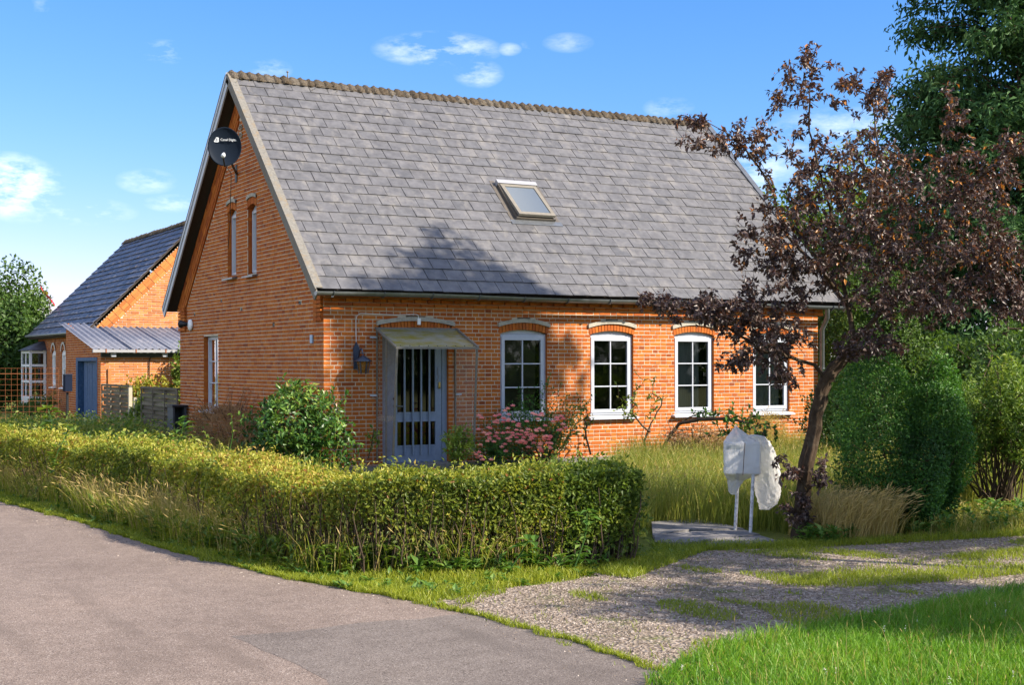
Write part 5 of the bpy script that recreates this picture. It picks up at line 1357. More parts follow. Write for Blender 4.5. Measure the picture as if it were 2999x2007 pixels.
bush('round_bush', 'dense dark green rounded bush right of the leaning purple tree', 'bush', av(2098, 1030, 14.0), (.56, .56, .98), 42000, (.026, .046), .55, G_BUSH, 41, .24, stems=30, inner=.66, tb=.08)
bush('tall_shrub', 'loose light green shrub with bare lower stems at the right edge', 'bush', av(2290, 1010, 15.6) + [0, 0, .12], (.62, .7, .72), 11000, (.045, .08), .40, G_LIGHT, 43, .25, stems=70, zmin=-.65)
bush('broadleaf_bush', 'bright leafy bush between the house corner and the round bush', 'bush', av(1945, 960, 20.5), (.62, .7, .90), 9000, (.045, .07), .5, G_TREE, 44, .2, stems=10, tb=-.05)
bush('garden_bush', 'mid green bush behind the round bush and below the conifer', 'bush', av(2200, 930, 21.5) + [0, 0, -.25], (1.7, 1.0, .95), 14000, (.05, .085), .45, G_LIGHT, 45, .2, stems=10, tb=-.1)
bush('garden_bush', 'dark tall bush filling the gap beside the rear of the house', 'bush', av(1985, 800, 29) + [0, 0, -.6], (1.7, 1.4, 2.6), 24000, (.06, .10), .5, G_TREE, 46, .2, stems=10, tb=-.1)
bush('shrub', 'shrub growing behind the rusty mesh near the bay window', 'bush', (-.1, 23.5, .25), (.5, 1.3, .4), 3500, (.06, .10), .5, G_TREE, 47, .25, stems=10)
bush('shrub', 'pale garden shrub at the left edge behind the mesh fence', 'bush', (-3.4, 27, .6), (1.5, 2.2, 1.0), 9000, (.07, .11), .5, G_LIGHT, 48, .25, stems=10)
bush('shrub', 'leafy green shrub in the gap between the two woven panels', 'bush', (.25, 11.4, .45), (.35, .5, .65), 2200, (.08, .16), .4, G_LIGHT, 49, .25, fine=True, stems=8)
cr = bush('creeper', 'yellow-green creeper climbing the shed wall beside the house', 'climber', (2.45, YA - .35, 1.0), (.55, .32, .95), 3200, (.07, .11), .7, G_LIGHT, 50, .3, stems=14, tb=.1)
bush('creeper', 'low reddish-tipped creeper hanging over the woven panel by the shed wall', 'climber', (1.35, YA - .45, .95), (.55, .25, .32), 900, (.06, .10), .7, G_HEDGE, 51, .3, stems=8, tb=.2)

# rose bush
rb = bush('rose_bush', 'rose bush covered in pink blooms below the window next to the door', 'rose bush', (3.55, -.55, .55), (.80, .38, .50), 3800, (.035, .06), .55, G_BUSH, 61, .28, stems=26, tb=.0)
def blooms(parent, P, r, mat=None):
    V, D, N, L_, T = [], [], [], [], []
    for p in P:
        t0 = random.random()
        for ring, (k, tl, sc) in enumerate(((5, .35, .7), (6, .9, 1.0), (6, 1.35, 1.15))):
            for i in range(k):
                a = 6.28 * i / k + ring * .5; d = np.array([math.cos(a) * math.sin(tl), math.sin(a) * math.sin(tl) - .35, math.cos(tl)])
                V.append(p); D.append(d); N.append([-math.cos(a), -math.sin(a), .6]); L_.append(r * sc); T.append(t0 * .7 + random.random() * .3)
    leaves('bloom', np.array(V), np.array(D), np.array(N), np.array(L_), np.array(L_) * .85, mat or PETAL, parent, np.array(T), fold=-.1, curl=-.25, fine=True)
# blooms grow in clusters; each cluster is one part
cl = [(1152, 952, 5), (1130, 965, 4), (1118, 985, 5), (1112, 1003, 5), (1160, 972, 4), (1165, 1000, 6), (1190, 1010, 7), (1215, 1000, 7), (1235, 985, 6), (1250, 1005, 8), (1180, 985, 4), (1205, 1018, 5), (1140, 1020, 4), (1225, 955, 4), (1240, 945, 3), (1280, 960, 6), (1278, 975, 4), (1260, 1020, 5), (1170, 945, 3), (1195, 990, 5), (1240, 1022, 4), (1130, 998, 4)]
for vx, vy, k in cl:
    p0 = av(vx, vy, 21.4); P = [p0 + rng.normal(size=3) * [.075, .05, .055] for _ in range(k)]; blooms(rb, P, .040)
rb2 = bush('rose_bush', 'small low rose with a few pink blooms at the foot of the porch', 'rose bush', (2.62, -.75, .25), (.38, .25, .28), 900, (.04, .07), .5, G_BUSH, 62, .3, stems=8)
for vx, vy, k in ((1085, 1035, 4), (1105, 1042, 2), (1098, 960, 2), (1110, 1058, 3)):
    p0 = av(vx, vy, 21.2); blooms(rb2, [p0 + rng.normal(size=3) * [.05, .04, .03] for _ in range(k)], .042)

# wall shrubs between the windows: bare crooked stems with few leaves
def stemshrub(name, label, limbs, ends, per, Ls, mat, asp=.55, tip=.0045):
    b = empty(name, tuple(limbs[0][0]), label, 'shrub')
    nodes, par, tips, ns = grow(limbs, ends, .10, .02)
    wood('stem', nodes, par, TWIG, b, tip, 2.1, .03, .02)
    P, D, N = twigleaves(nodes, tips, per, .03, Ls); ln = rng.uniform(*Ls, len(P)); leaves('foliage', P, D, N, ln * 1.15, ln * asp * 1.15, mat, b, fine=True)
    return b
F0 = 21.9
def wv(x, y, Z): return av(x, y, Z)
b0 = wv(1500, 1042, 23.2)
stemshrub('wall_shrub', 'bare crooked wall shrub with sparse leaves between the second and third windows', [[wv(1478, 1040, 23.3), wv(1474, 1010, 23.3), wv(1490, 970, 23.3), wv(1512, 930, 23.3), wv(1518, 900, 23.2)], [wv(1480, 1030, 23.3), wv(1468, 1000, 23.2), wv(1478, 950, 23.2)], [wv(1488, 990, 23.3), wv(1470, 975, 23.2), wv(1455, 955, 23.2)]],
          np.array([wv(1470 + random.gauss(0, 32), 915 + random.gauss(0, 26), 23.2 + random.uniform(-.15, .1)) for _ in range(34)] + [wv(1443 + random.gauss(0, 12), 955 + random.gauss(0, 18), 22.9) for _ in range(12)]), 4, (.04, .07), G_LIGHT)
stemshrub('leaning_shrub', 'dark stem leaning far to the right with green leaves behind the bagged letter box', [[wv(1512, 1042, 22.4), wv(1525, 1010, 22.3), wv(1553, 970, 22.1), wv(1600, 960, 21.6), wv(1660, 958, 21.2), wv(1710, 968, 20.9)], [wv(1556, 968, 22.1), wv(1600, 945, 21.8), wv(1660, 940, 21.4)]],
          np.array([wv(1690 + random.gauss(0, 40), 975 + random.gauss(0, 20), 21 + random.uniform(-.3, .3)) for _ in range(60)] + [wv(1745 + random.gauss(0, 25), 1010 + random.gauss(0, 22), 20.8) for _ in range(30)] + [wv(1610 + random.gauss(0, 25), 950 + random.gauss(0, 8), 21.7) for _ in range(16)]), 5, (.05, .08), G_BUSH)
stemshrub('climbing_rose', 'thin climbing rose reaching up the wall left of the second window', [[wv(1352, 1040, 22.3), wv(1342, 1000, 22.3), wv(1335, 960, 22.4)]], np.array([wv(1338 + random.gauss(0, 9), 965 + random.gauss(0, 26), 22.3) for _ in range(22)]), 4, (.04, .06), G_LIGHT)
stemshrub('climbing_rose', 'thin climbing rose with a few leaves on the wall left of the porch', [[wv(842, 1050, 21.0), wv(850, 1020, 21.0), wv(855, 995, 21)]], np.array([wv(853 + random.gauss(0, 9), 1005 + random.gauss(0, 14), 21) for _ in range(12)]), 4, (.05, .08), G_LIGHT)
bush('dead_bush', 'brown dry shrub at the wall behind the long grass under the third window', 'bush', wv(1590, 1020, 22.0) + [0, 0, -.12], (.85, .35, .42), 4200, (.035, .065), .4, G_BROWN, 71, .25, stems=60, tb=.05, dn=(.3, .9))
bush('dead_bush', 'tall tan dry grass clump against the wall under the fourth window', 'bush', wv(1745, 1005, 23.6) + [0, 0, -.1], (.6, .25, .45), 4200, (.06, .12), .10, G_DRY, 72, .2, stems=20, dn=(.4, .6))
bush('porch_weeds', 'upright pale weeds growing beside the right side of the porch', 'weeds', wv(1048, 1030, 20.9) + [0, 0, .02], (.16, .15, .30), 700, (.05, .09), .35, G_LIGHT, 73, .2, stems=10, tb=.1, fine=True)

# ------------------------------------------------------------------ trees
def ell(n, vx, vy, rx, ry, Z, dz):
    d = rdirs(n); s = rng.random(n) ** .45
    return np.array([av(vx + rx * a * q, vy + ry * b * q, Z + dz * c * q) for (a, b, c), q in zip(d, s)])
Zp = 13.2
plum = empty('plum_tree', (.913, -10.0, 0), 'small leaning purple-leaved plum tree with rough bark in front of the house', 'tree')
T0 = [av(1830, 1240, Zp), av(1836, 1150, Zp), av(1846, 1060, Zp), av(1868, 950, Zp), av(1885, 880, Zp), av(1905, 845, Zp), av(1935, 815, Zp), av(1955, 780, Zp)]
limbs = [T0,
         [av(1885, 870, Zp), av(1862, 835, Zp - .05), av(1800, 815, Zp - .2), av(1740, 805, Zp - .3), av(1690, 765, Zp - .35), av(1620, 720, Zp - .4), av(1540, 705, Zp - .5)],
         [av(1955, 780, Zp), av(1940, 700, Zp + .1), av(1925, 610, Zp + .1), av(1905, 500, Zp), av(1880, 400, Zp), av(1850, 300, Zp), av(1850, 200, Zp)],
         [av(1940, 700, Zp + .1), av(1880, 620, Zp - .3), av(1800, 540, Zp - .5), av(1760, 420, Zp - .4), av(1700, 330, Zp - .3), av(1620, 280, Zp - .3)],
         [av(1955, 780, Zp), av(2010, 720, Zp - .1), av(2100, 650, Zp - .2), av(2190, 600, Zp), av(2290, 590, Zp + .2)],
         [av(2010, 720, Zp - .1), av(2040, 600, Zp + .4), av(2080, 480, Zp + .5), av(2140, 380, Zp + .4), av(2170, 260, Zp + .3)],
         [av(1925, 610, Zp + .1), av(1990, 480, Zp - .4), av(2010, 340, Zp - .4), av(1995, 220, Zp - .3)],
         [av(2080, 480, Zp + .5), av(2200, 430, Zp + .2), av(2300, 370, Zp)],
         [av(1800, 815, Zp - .2), av(1760, 790, Zp - .6), av(1700, 800, Zp - .8)],
         [av(1840, 1110, Zp), av(1815, 1090, Zp - .2), av(1790, 1060, Zp - .25)], [av(1836, 1140, Zp), av(1862, 1110, Zp - .15), av(1880, 1080, Zp - .15)]]
ends = np.concatenate([ell(430, 2030, 560, 275, 165, Zp, 1.2), ell(190, 1800, 570, 130, 160, Zp - .3, .8), ell(115, 1640, 710, 190, 42, Zp - .4, .5), ell(18, 1490, 690, 45, 26, Zp - .5, .2), ell(90, 1755, 755, 140, 70, Zp - .4, .6),
                       ell(26, 1690, 830, 60, 36, Zp - .6, .3), ell(26, 1790, 850, 70, 40, Zp - .3, .4), ell(70, 1690, 320, 150, 62, Zp - .3, .5), ell(14, 1590, 275, 48, 22, Zp - .3, .2), ell(50, 1850, 200, 105, 85, Zp, .6), ell(50, 1990, 210, 90, 65, Zp - .3, .5),
                       ell(5, 1850, 110, 30, 18, Zp, .2), ell(190, 1930, 390, 190, 100, Zp, .9), ell(160, 2225, 430, 120, 120, Zp + .2, .8), ell(20, 2190, 255, 45, 70, Zp + .3, .3), ell(110, 2290, 590, 95, 80, Zp + .1, .7), ell(150, 2150, 690, 190, 70, Zp, .9), ell(40, 2330, 690, 60, 50, Zp, .6),
                       ell(22, 2320, 340, 40, 40, Zp, .3), ell(16, 1800, 1085, 34, 50, Zp - .25, .2), ell(12, 1878, 1090, 26, 44, Zp - .2, .2), ell(22, 1830, 1170, 50, 35, Zp - .15, .25), ell(60, 1990, 790, 90, 45, Zp, .6)])
nodes, par, tips, ns = grow(limbs, ends, .13, .022)
wood('branch', nodes, par, BARK, plum, .0021, 2.35, .05, .014)
m = MB(); tp = [np.array(p) for p in T0]; tp2 = []
for i in range(len(tp) - 1):
    for j in range(4): tp2.append(tp[i] + (tp[i + 1] - tp[i]) * j / 4 + rng.normal(size=3) * .006)
tp2.append(tp[-1]); rad = np.interp(np.linspace(0, 1, len(tp2)), [0, .1, .5, .8, 1], [.125, .092, .082, .075, .062])
m.tube(tp2, [r * .70 * (1 + random.uniform(-.07, .09)) for r in rad], 26, caps=False)
for k in range(len(m.v)):                # ridged, flaking bark
    v_ = np.array(m.v[k]); i_ = k // 26; a_k = 6.2832 * (k % 26) / 26
    g_ = .010 * math.sin(a_k * 7 + i_ * .55 + 1.5 * math.sin(i_ * .4)) + .007 * math.sin(a_k * 12 - i_ * 1.3) + random.uniform(-.005, .005)
    m.v[k] = tuple(v_ + unit(v_ - tp2[i_]) * g_)
m.build('trunk', BARK, plum)
P, D, N = twigleaves(nodes, tips, 15, .06, .06, 4)
ln = rng.uniform(.036, .070, len(P)); tb = .36 + rng.normal(size=len(P)) * .2 + .10 * (P[:, 2] > 3.2) ; tb = np.where(rng.random(len(P)) < .05 * (P[:, 2] > 2.6), 1, tb)
leaves('crown', P, D + [0, 0, -.25], N, ln, ln * .54, G_PLUM, plum, np.clip(tb, 0, 1), fold=.16, curl=.28, fine=True)

def tree(name, label, base, ht, r, n, Ls, mat, seed, cz=.62, rz=.42, asp=.55, amp=.2, tr=.16, zmin=-1, inner=.5, bark=BARK, nl=24):
    b = empty(name, tuple(base), label, 'tree'); base = np.array(base, float)
    c = base + [0, 0, ht * cz]
    P, d = shellpts(n, c, (r, r, ht * rz), seed, inner, amp, 3.0, zmin); k = len(P)
    ends = P[rng.choice(k, 90)]; nodes, par, tips, ns = grow([[base - [0, 0, .1], base + [0, 0, ht * .3], base + [r * .1, 0, ht * .55], base + [0, r * .08, ht * .8]]], ends, .6, .08)
    wood('trunk', nodes, par, bark, b, .012, 2.2, tr, .05)
    g = lump(d, seed + 9, .5, 5, 5) - 1
    D = d * .2 + rng.normal(size=(k, 3)) * .8 + [0, 0, -.15]; N = d * .8 + rng.normal(size=(k, 3)) * .5 + [0, 0, .55]
    ln = rng.uniform(*Ls, k); leaves('crown', P, D, N, ln, ln * asp, mat, b, np.clip(.45 + .28 * g + rng.normal(size=k) * .17, 0, 1))
    return b
tb_ = lambda vx, Z: np.array([*av(vx, 900, Z)[:2], 0])
tree('round_tree', 'dense green broadleaf tree at the left edge beyond the neighbouring house', tb_(0, 50), 4.5, 2.15, 22000, (.13, .22), G_TREE, 81, .52, .52, zmin=-.95)
tree('garden_tree', 'green tree partly hidden behind the neighbour house bay window', tb_(-60, 56), 5.2, 3.0, 14000, (.14, .24), G_TREE, 82, .5, .5)
tree('yellow_green_tree', 'yellow-green tree seen through the purple plum behind the house', tb_(1890, 40), 7.3, 2.9, 14000, (.13, .22), G_YTREE, 83, .6, .38)
tree('broadleaf_tree', 'dark broadleaf tree rising behind the plum tree to the right of the house', tb_(2040, 36), 6.6, 2.5, 16000, (.12, .2), G_TREE, 84, .52, .48)
tree('broadleaf_tree', 'green tree behind the light shrub at the right edge under the conifer', tb_(2335, 26), 2.7, 2.3, 12000, (.09, .15), G_TREE, 85, .5, .5)

def conifer(label, base, ht, r, n, seed, Ls=(.10, .24)):
    b = empty('conifer', tuple(base), label, 'tree'); base = np.array(base, float)
    m = MB(); m.tube([base - [0, 0, .1], base + [0, 0, ht * .5], base + [.1, 0, ht]], [.26, .16, .03], 10); m.build('trunk', BARK_C, b)
    # drooping boughs, each carrying sprays of scale leaves
    nb_ = 420; P, D, T, NB = [], [], [], []; paths = []
    rr = np.random.default_rng(seed)
    for i in range(nb_):
        z = ht * (.03 + .95 * rr.random() ** .9); t = z / ht; R_ = r * (1 - .78 * t ** 1.7) * rr.uniform(.72, 1.14); a = rr.random() * 6.283
        o = np.array([math.cos(a), math.sin(a), 0]); e = base + o * R_ + [0, 0, z + rr.uniform(-.25, .25)]; s0 = base + [0, 0, z - .25 * R_]
        paths.append(([s0, (s0 + e) / 2 + [0, 0, .12 * R_], e], [.035, .022, .008]))
        k = n // nb_; u = rr.random(k) ** .55; q = s0 + (e - s0) * u[:, None] + np.array([0, 0, .4 * R_ * 1]) * (u * (1 - u))[:, None]
        q = q + rr.normal(size=(k, 3)) * [.19, .19, .15] * (.6 + R_ * .18); q[:, 2] -= np.abs(rr.normal(size=k)) * .12
        NB.append(np.broadcast_to(o, (k, 3))); P.append(q); D.append(o * .35 + rr.normal(size=(k, 3)) * .5 + [0, 0, -.35]); T.append(np.clip(.32 + .30 * (u - .5) + rr.normal() * .13 + rr.normal(size=k) * .16, 0, 1))
    P, D, T = np.concatenate(P), np.concatenate(D), np.concatenate(T); k = len(P); N = rng.normal(size=(k, 3)) * .7 + D * 0 + np.concatenate(NB) * .8 + [0, 0, .6]; ln = rng.uniform(*Ls, k)
    leaves('crown', P, D, N, ln, ln * .34, G_CONIF, b, T, curl=.3); shoots('bough', paths, BARK_C, b, 4)
    return b
conifer('tall dark green conifer rising out of the frame at the right', tb_(2345, 31), 16.0, 3.75, 130000, 91)
conifer('second dark conifer standing behind the first at the far right', tb_(2560, 34), 14.5, 3.4, 30000, 92)

# trees along the south side of the drive, out of view to the right: they shade the drive and part of the house
tree('roadside_tree', 'tall tree beyond the right edge whose crown shades the left of the house', (10.7, -11.1, 0), 12.95, 1.7, 13000, (.16, .26), G_TREE, 101, .82, .150, amp=.22)
for (x, y, r, ht, sd, lab) in ((3.3, -15.35, 1.05, 5.6, 102, 'low spreading tree beside the drive beyond the right edge'), (6.0, -15.75, 1.15, 5.6, 103, 'second low tree beside the drive beyond the right edge'),
                              (2.75, -18.85, .92, 5.8, 104, 'small tree right of the camera shading the near gravel'), (4.2, -19.15, .9, 5.8, 105, 'small tree at the lawn edge right of the camera')):
    tree('roadside_tree', lab, (x, y, 0), ht, r, int(5200 * r * r), (.09, .15), G_TREE, sd, .85, .10, amp=.35)
# the far side of the road to the south, behind the camera: what the panes mirror
wq = np.column_stack([rng.uniform(-60, 70, 16000), rng.uniform(-62, -54, 16000)]); wz = rng.random(16000) ** 1.3 * (6.5 + 2.0 * patchy(wq, .25, 31)); Pf = np.column_stack([wq, np.maximum(wz, .1)])
ln = rng.uniform(.5, 1.0, 16000); leaves('far_woods', Pf, rng.normal(size=Pf.shape), rng.normal(size=Pf.shape) + [0, .8, .6], ln, ln * .8, G_TREE)

# ------------------------------------------------------------------ grass and weeds
def on(o, label=None): o['kind'] = 'stuff'; return o
# foreground lawn
LAWN = [tuple(gv(*q)) for q in ((1470, 1575), (1640, 1488), (1900, 1438), (2343, 1348))] + [(2.2, -12.9), (2.2, -15.2), (-1.5, -16.2), (-3.75, -15.5)]
q = polypts(62000, LAWN); k = len(q); pt = patchy(q, 2.2, 7)
on(blades('lawn', p3(q), rng.uniform(.04, .115, k) * (1 + .3 * pt), np.column_stack([rng.normal(size=(k, 2)) * .45 + [.1, .0], np.zeros(k)]), .0058, G_GRASS, tint=.45 + .24 * pt + rng.normal(size=k) * .2))
q = polypts(7000, LAWN); k = len(q)
on(blades('lawn_thatch', p3(q), rng.uniform(.03, .09, k), np.column_stack([rng.normal(size=(k, 2)) * .7, np.zeros(k)]), .005, G_DRY))
q = polypts(260, LAWN); k = len(q)
on(blades('seed_stalks', p3(q), rng.uniform(.14, .26, k), np.column_stack([rng.normal(size=(k, 2)) * .25, np.zeros(k)]), .0032, G_DRY, heads=.8, hs=.5))
# turf on the middle of the drive and along its edges
ISL = [tuple(gv(*q)) for q in ((1760, 1340), (1950, 1300), (2343, 1258))] + [(7, -11.3), (7, -12.2)] + [tuple(gv(*q)) for q in ((2343, 1318), (2050, 1345), (1850, 1350))]
q = polypts(17000, ISL, lambda a: np.clip(.65 + .6 * patchy(a, 2.6, 5), .05, 1)); k = len(q)
on(blades('drive_turf', p3(q, .004), rng.uniform(.02, .06, k), np.column_stack([rng.normal(size=(k, 2)) * .6, np.zeros(k)]), .006, G_VERGE, tint=.36 + rng.normal(size=k) * .2))
q = polypts(9000, [tuple(p) for p in DRIVE if p[0] < 6], lambda a: (patchy(a, 2.4, 15) > .55) * .9 + .02); k = len(q)
on(blades('gravel_weeds', p3(q, .004), rng.uniform(.012, .045, k), np.column_stack([rng.normal(size=(k, 2)) * .7, np.zeros(k)]), .006, G_VERGE, tint=.3 + rng.normal(size=k) * .2))
# verge between road and hedge
VERGE = EDGE[2:10] + [tuple(gv(*q)) for q in ((940, 1386), (1150, 1352), (1350, 1320), (1500, 1292), (1580, 1266))] + [(-.8, -10.1), (-1.4, -10.35), (-2.75, -10.15), (-3.5, -9.6), (-3.8, -8.7), (-3.9, -7), (-4.0, -5), (-4.6, -2), (-5.0, 1)]
q = polypts(46000, VERGE); k = len(q); pt = patchy(q, 2.3, 8)
on(blades('verge_grass', p3(q), rng.uniform(.025, .075, k) * (1 + .35 * pt), np.column_stack([rng.normal(size=(k, 2)) * .55, np.zeros(k)]), .0065, G_VERGE, tint=.45 + .14 * pt + rng.normal(size=k) * .18))
# grass creeping over the road edge
q = []
for i in range(2, 11):
    a, b = np.array(EDGE[i]), np.array(EDGE[i + 1]); kk = int(np.linalg.norm(b - a) * 700); t = rng.random((kk, 1)); w_ = np.abs(patchy(a + (b - a) * t, 5, 2)) * .07 + .02
    q.append(a + (b - a) * t + np.column_stack([-rng.random(kk) * w_ + .03, np.zeros(kk)]))
q = np.concatenate(q); k = len(q)
on(blades('edge_grass', p3(q, .01), rng.uniform(.015, .05, k), np.column_stack([rng.normal(size=(k, 2)) * .6, np.zeros(k)]), .006, G_VERGE, tint=.4 + rng.normal(size=k) * .2))
# tall roadside grass at the hedge foot
TALL = [(-5.15, 1), (-4.9, -2.3), (-4.62, -5.2), (-4.45, -7.7), (-4.25, -9.0), (-4.0, -9.8), (-3.4, -10.3), (-2.6, -10.55), (-2.2, -10.45), (-3.2, -9.9), (-3.9, -9.0), (-4.1, -7), (-4.15, -5), (-4.7, -2), (-5.0, 1)]
q = polypts(8200, TALL, lambda a: np.clip(np.where(a[:, 1] > -9.3, 1.0, .38) * (.55 + .6 * patchy(a, 1.7, 27)), .05, 1)); k = len(q); dry = rng.random(k) < .36
on(blades('roadside_grass', p3(q[~dry]), rng.uniform(.10, .40, (~dry).sum()), np.column_stack([rng.normal(size=((~dry).sum(), 2)) * .32 + [-.08, -.05], np.zeros((~dry).sum())]), .0065, G_VERGE, heads=.04, tint=.35 + rng.normal(size=(~dry).sum()) * .2))
on(blades('dry_roadside_grass', p3(q[dry]), rng.uniform(.18, .55, dry.sum()), np.column_stack([rng.normal(size=(dry.sum(), 2)) * .38 + [-.1, -.05], np.zeros(dry.sum())]), .004, G_DRY, heads=.3))
# weeds with broad leaves at the foot of the hedge
def rosettes(name, Q, n, Ls, mat, asp=.45, zr=(.0, .02)):
    P, D, N, L_ = [], [], [], []
    for x, y in Q:
        s = random.uniform(*Ls)
        for i in range(n):
            a = 6.28 * random.random(); el = random.uniform(.1, 1.1); P.append((x, y, random.uniform(*zr))); D.append((math.cos(a) * math.cos(el), math.sin(a) * math.cos(el), math.sin(el))); N.append((-math.cos(a) * math.sin(el), -math.sin(a) * math.sin(el), math.cos(el))); L_.append(s * random.uniform(.6, 1.1))
    L_ = np.array(L_); return leaves(name, np.array(P), np.array(D), np.array(N), L_, L_ * asp, mat, fine=True, curl=.25)
q = polypts(520, VERGE); rosettes('verge_weeds', q, 8, (.04, .10), G_WEED)
q = polypts(300, TALL, lambda a: np.where(a[:, 1] < -5, 1.0, .3)); rosettes('ditch_weeds', q, 12, (.06, .13), G_LIGHT, .45, (0, .22))
q = polypts(300, LAWN, lambda a: np.clip(.5 + patchy(a, 2.5, 23), .05, 1)); rosettes('lawn_weeds', q, 7, (.03, .075), G_WEED)
q = polypts(46, LAWN); rosettes('white_clover', q, 12, (.009, .014), plain('clover_white', (.7, .66, .6), .7, .2), .5, (.07, .11))
HB = [(-3.4, -10.3), (-2.6, -10.58), (-1.7, -10.68), (-1.7, -10.45), (-2.6, -10.3), (-3.3, -10.05)]
q = polypts(46, HB); rosettes('hedge_foot_weeds', q, 9, (.09, .17), G_WEED, .4, (.0, .12))
# climbing plant at the hedge front: shoots with big pale leaves
def leafy(label, cat, base, tipp, n, Ls, mat, asp=.6, name='tall_weed'):
    b = empty(name, tuple(base), label, cat); base, tipp = np.array(base, float), np.array(tipp, float)
    ts = np.linspace(0, 1, 8); ctr = [base + (tipp - base) * t + np.array([.04 * math.sin(t * 5), .03 * math.cos(t * 4), .10 * math.sin(3.1 * t)]) for t in ts]
    m = MB(); m.tube(ctr, [.008] * 4 + [.006] * 2 + [.004] * 2, 5); m.build('stem', G_WEED, b)
    P = np.array([ctr[min(7, int(1 + 7 * i / n))] + rng.normal(size=3) * .02 for i in range(n)]); a = rng.random(n) * 6.28
    D = np.column_stack([np.cos(a), np.sin(a), rng.uniform(-.3, .5, n)]); N = np.column_stack([np.cos(a) * -.3, np.sin(a) * -.3, np.ones(n)]); ln = rng.uniform(*Ls, n)
    leaves('leaf_cluster', P, D, N, ln, ln * asp, mat, b, fine=True); return b
leafy('fresh green bramble shoot leaning out of the hedge near the short shade-darkened end', 'weed', (-2.1, -10.72, 0), (-1.9, -10.66, .50), 26, (.07, .12), G_WEED, .5)
leafy('low broad-leaved weed at the hedge foot left of the bramble shoot', 'weed', (-2.7, -10.66, 0), (-2.45, -10.7, .28), 16, (.09, .15), G_WEED, .55)
leafy('pale bindweed with big leaves trailing down the hedge at the left', 'weed', (-4.55, -3.2, .98), (-4.72, -3.3, .42), 20, (.09, .16), G_LIGHT, .85, 'bindweed')
leafy('pale big-leaved weed standing above the hedge left of the blue gate', 'weed', (-4.4, -1.2, .6), (-4.35, -1.1, 1.16), 12, (.12, .2), G_LIGHT, .85, 'bindweed')
leafy('bright dock-like weed rising above the hedge before the woven panels', 'weed', (-3.0, -2.2, .5), (-2.8, -2.2, 1.0), 16, (.12, .2), G_WEED, .4)
leafy('slim flowering weed before the dried bush', 'weed', (-2.2, -2.0, .4), (-2.1, -2.0, 1.02), 14, (.07, .12), G_LIGHT, .35)
# overgrown strip between hedge and gable, rising towards the left
WILD = [(-4.4, -3), (-2.6, -7), (-1.6, -7), (-.5, 1), (-.5, 9), (-.5, 14), (-3.6, 14), (-4.6, 4)]
q = polypts(16000, WILD, lambda a: np.clip((a[:, 1] + 8) / 12, .1, 1)); k = len(q)
on(blades('rough_grass', p3(q), rng.uniform(.18, .55, k) * (1 + .2 * patchy(q, 1.5, 12)), np.column_stack([rng.normal(size=(k, 2)) * .3, np.zeros(k)]), .010, G_LONG, tint=.34 + .12 * patchy(q, 1.1, 13) + rng.normal(size=k) * .2, heads=.12))
wq = polypts(620, [(-4.6, -2.4), (-4.2, -2.6), (-2.7, -1), (-.9, 2.5), (-.6, 8), (-.5, 12), (-2.4, 13), (-4.7, 4)]); 
Pw = np.concatenate([np.column_stack([np.full(14, x), np.full(14, y), rng.uniform(.05, .62, 14)]) + rng.normal(size=(14, 3)) * [.10, .10, .03] for x, y in wq]); k = len(Pw)
dW = rng.normal(size=(k, 3)) * [1, 1, .6] + [0, 0, .3]; ln = rng.uniform(.05, .11, k)
g = patchy(Pw[:, :2], 1.0, 17); on(leaves('wild_undergrowth', Pw, dW, rng.normal(size=(k, 3)) * .5 + [0, 0, 1], ln, ln * .5, G_LIGHT, tint=.74 + .18 * g + rng.normal(size=k) * .2, fine=True))
P_, D_ = [], []
# long meadow grass of the yard
YARD = [(-1.0, -9.9), (-.9, -9.4), (.3, -7.4), (1.7, -5.6), (3.4, -3.0), (5.4, -.75), (9.5, -.7), (9.5, -6.5), (4, -9.2), (2.2, -10.05), (1.2, -9.95), (.9, -9.3), (.3, -8.45), (-.6, -9.4)]
q = polypts(52000, YARD, lambda a: np.clip(1.15 - (a[:, 1] + 10) / 12, .3, 1)); k = len(q); pt = patchy(q, 1.3, 21)
fq = polypts(9000, [(-2.6, -9.2), (-1.2, -9.6), (-.9, -9.4), (1.7, -5.6), (5.4, -.75), (5, -.3), (-1.2, -.5), (-2.6, -4)]); fk = len(fq)
on(blades('forecourt_grass', p3(fq), rng.uniform(.03, .14, fk), np.column_stack([rng.normal(size=(fk, 2)) * .5, np.zeros(fk)]), .007, G_LONG))
on(blades('meadow_grass', p3(q), rng.uniform(.22, .58, k) * (1 + .18 * pt), np.column_stack([rng.normal(size=(k, 2)) * .30 + [.06, -.03], np.zeros(k)]), .0062, G_LONG, tint=.36 + .13 * pt + rng.normal(size=k) * .2, heads=.14))
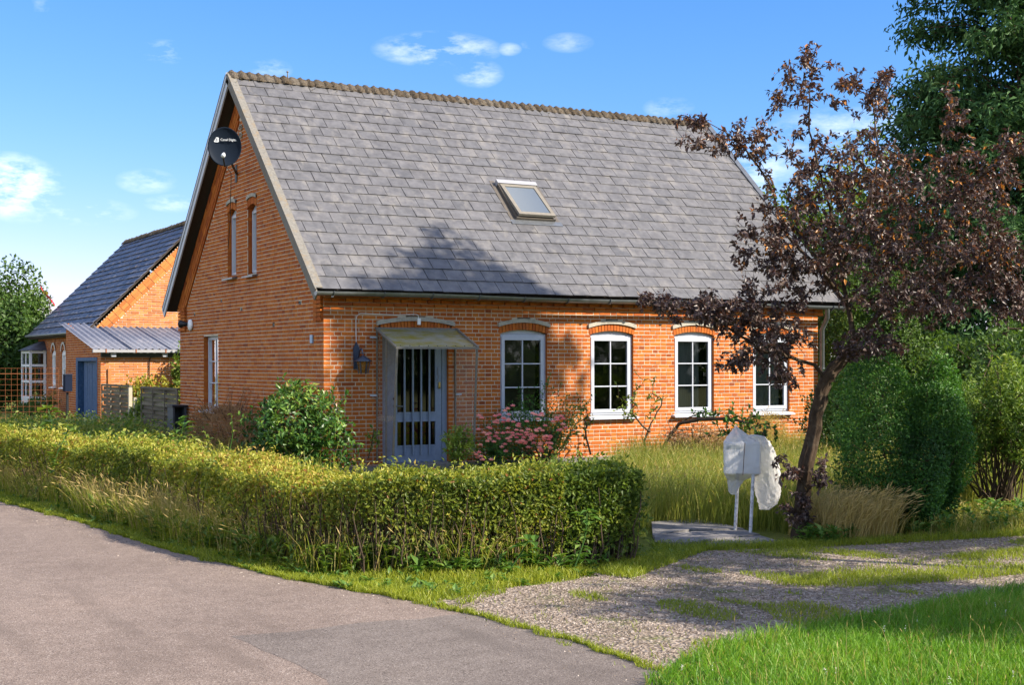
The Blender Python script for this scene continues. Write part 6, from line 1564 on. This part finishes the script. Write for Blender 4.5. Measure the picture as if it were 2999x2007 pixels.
q = polypts(3000, [(.95, -10.35), (1.2, -10.5), (1.75, -10.5), (1.85, -10.2), (1.8, -9.8), (1.4, -9.6), (1.0, -9.7)]); k = len(q)
on(blades('dry_grass_tuft', p3(q), rng.uniform(.2, .52, k), np.column_stack([rng.normal(size=(k, 2)) * .30 + [.34, -.16], np.zeros(k)]), .0062, G_DRY, heads=.3))
q = polypts(7000, [(1.9, -10.5), (2.3, -10.75), (6, -11.0), (6, -9.5), (3.5, -9.3), (2.2, -9.9)]); k = len(q)
on(blades('shrub_foot_grass', p3(q), rng.uniform(.05, .22, k), np.column_stack([rng.normal(size=(k, 2)) * .5, np.zeros(k)]), .007, G_LONG, heads=.1))
q = polypts(120, [(1.9, -10.45), (2.3, -10.7), (5, -10.8), (5, -9.9), (3.2, -9.6), (2.2, -9.9)]); rosettes('shrub_foot_weeds', q, 9, (.06, .14), G_WEED, .5, (0, .2))
q = polypts(40, [(.75, -10.5), (1.2, -10.5), (1.2, -10.1), (.7, -10.15)]); rosettes('trunk_foot_weeds', q, 9, (.06, .12), G_WEED, .5, (0, .14))
# thin turf round slab and along the drive's far edge
q = polypts(14000, [(-2.0, -10.9), (-.75, -10.0), (-.6, -9.65), (.4, -10.2), (1.5, -10.45), (3, -10.75), (6, -11.1), (6, -11.3), (2.9, -10.98), (.8, -10.62), (-.4, -10.25), (-1.9, -11.25)]); k = len(q)
on(blades('drive_edge_grass', p3(q), rng.uniform(.02, .085, k), np.column_stack([rng.normal(size=(k, 2)) * .6, np.zeros(k)]), .0065, G_VERGE, tint=.34 + rng.normal(size=k) * .22))
# far gardens: rough turf
q = polypts(9000, [(-6.5, 12), (-.5, 14), (-.4, 40), (-9, 60), (-12, 40)]); k = len(q)
on(blades('far_grass', p3(q), rng.uniform(.1, .4, k), np.column_stack([rng.normal(size=(k, 2)) * .4, np.zeros(k)]), .03, G_LONG))
q = polypts(9000, [(10.6, -6), (22, -8), (30, 10), (11, 12)]); k = len(q)
on(blades('far_grass', p3(q), rng.uniform(.1, .45, k), np.column_stack([rng.normal(size=(k, 2)) * .4, np.zeros(k)]), .025, G_LONG))
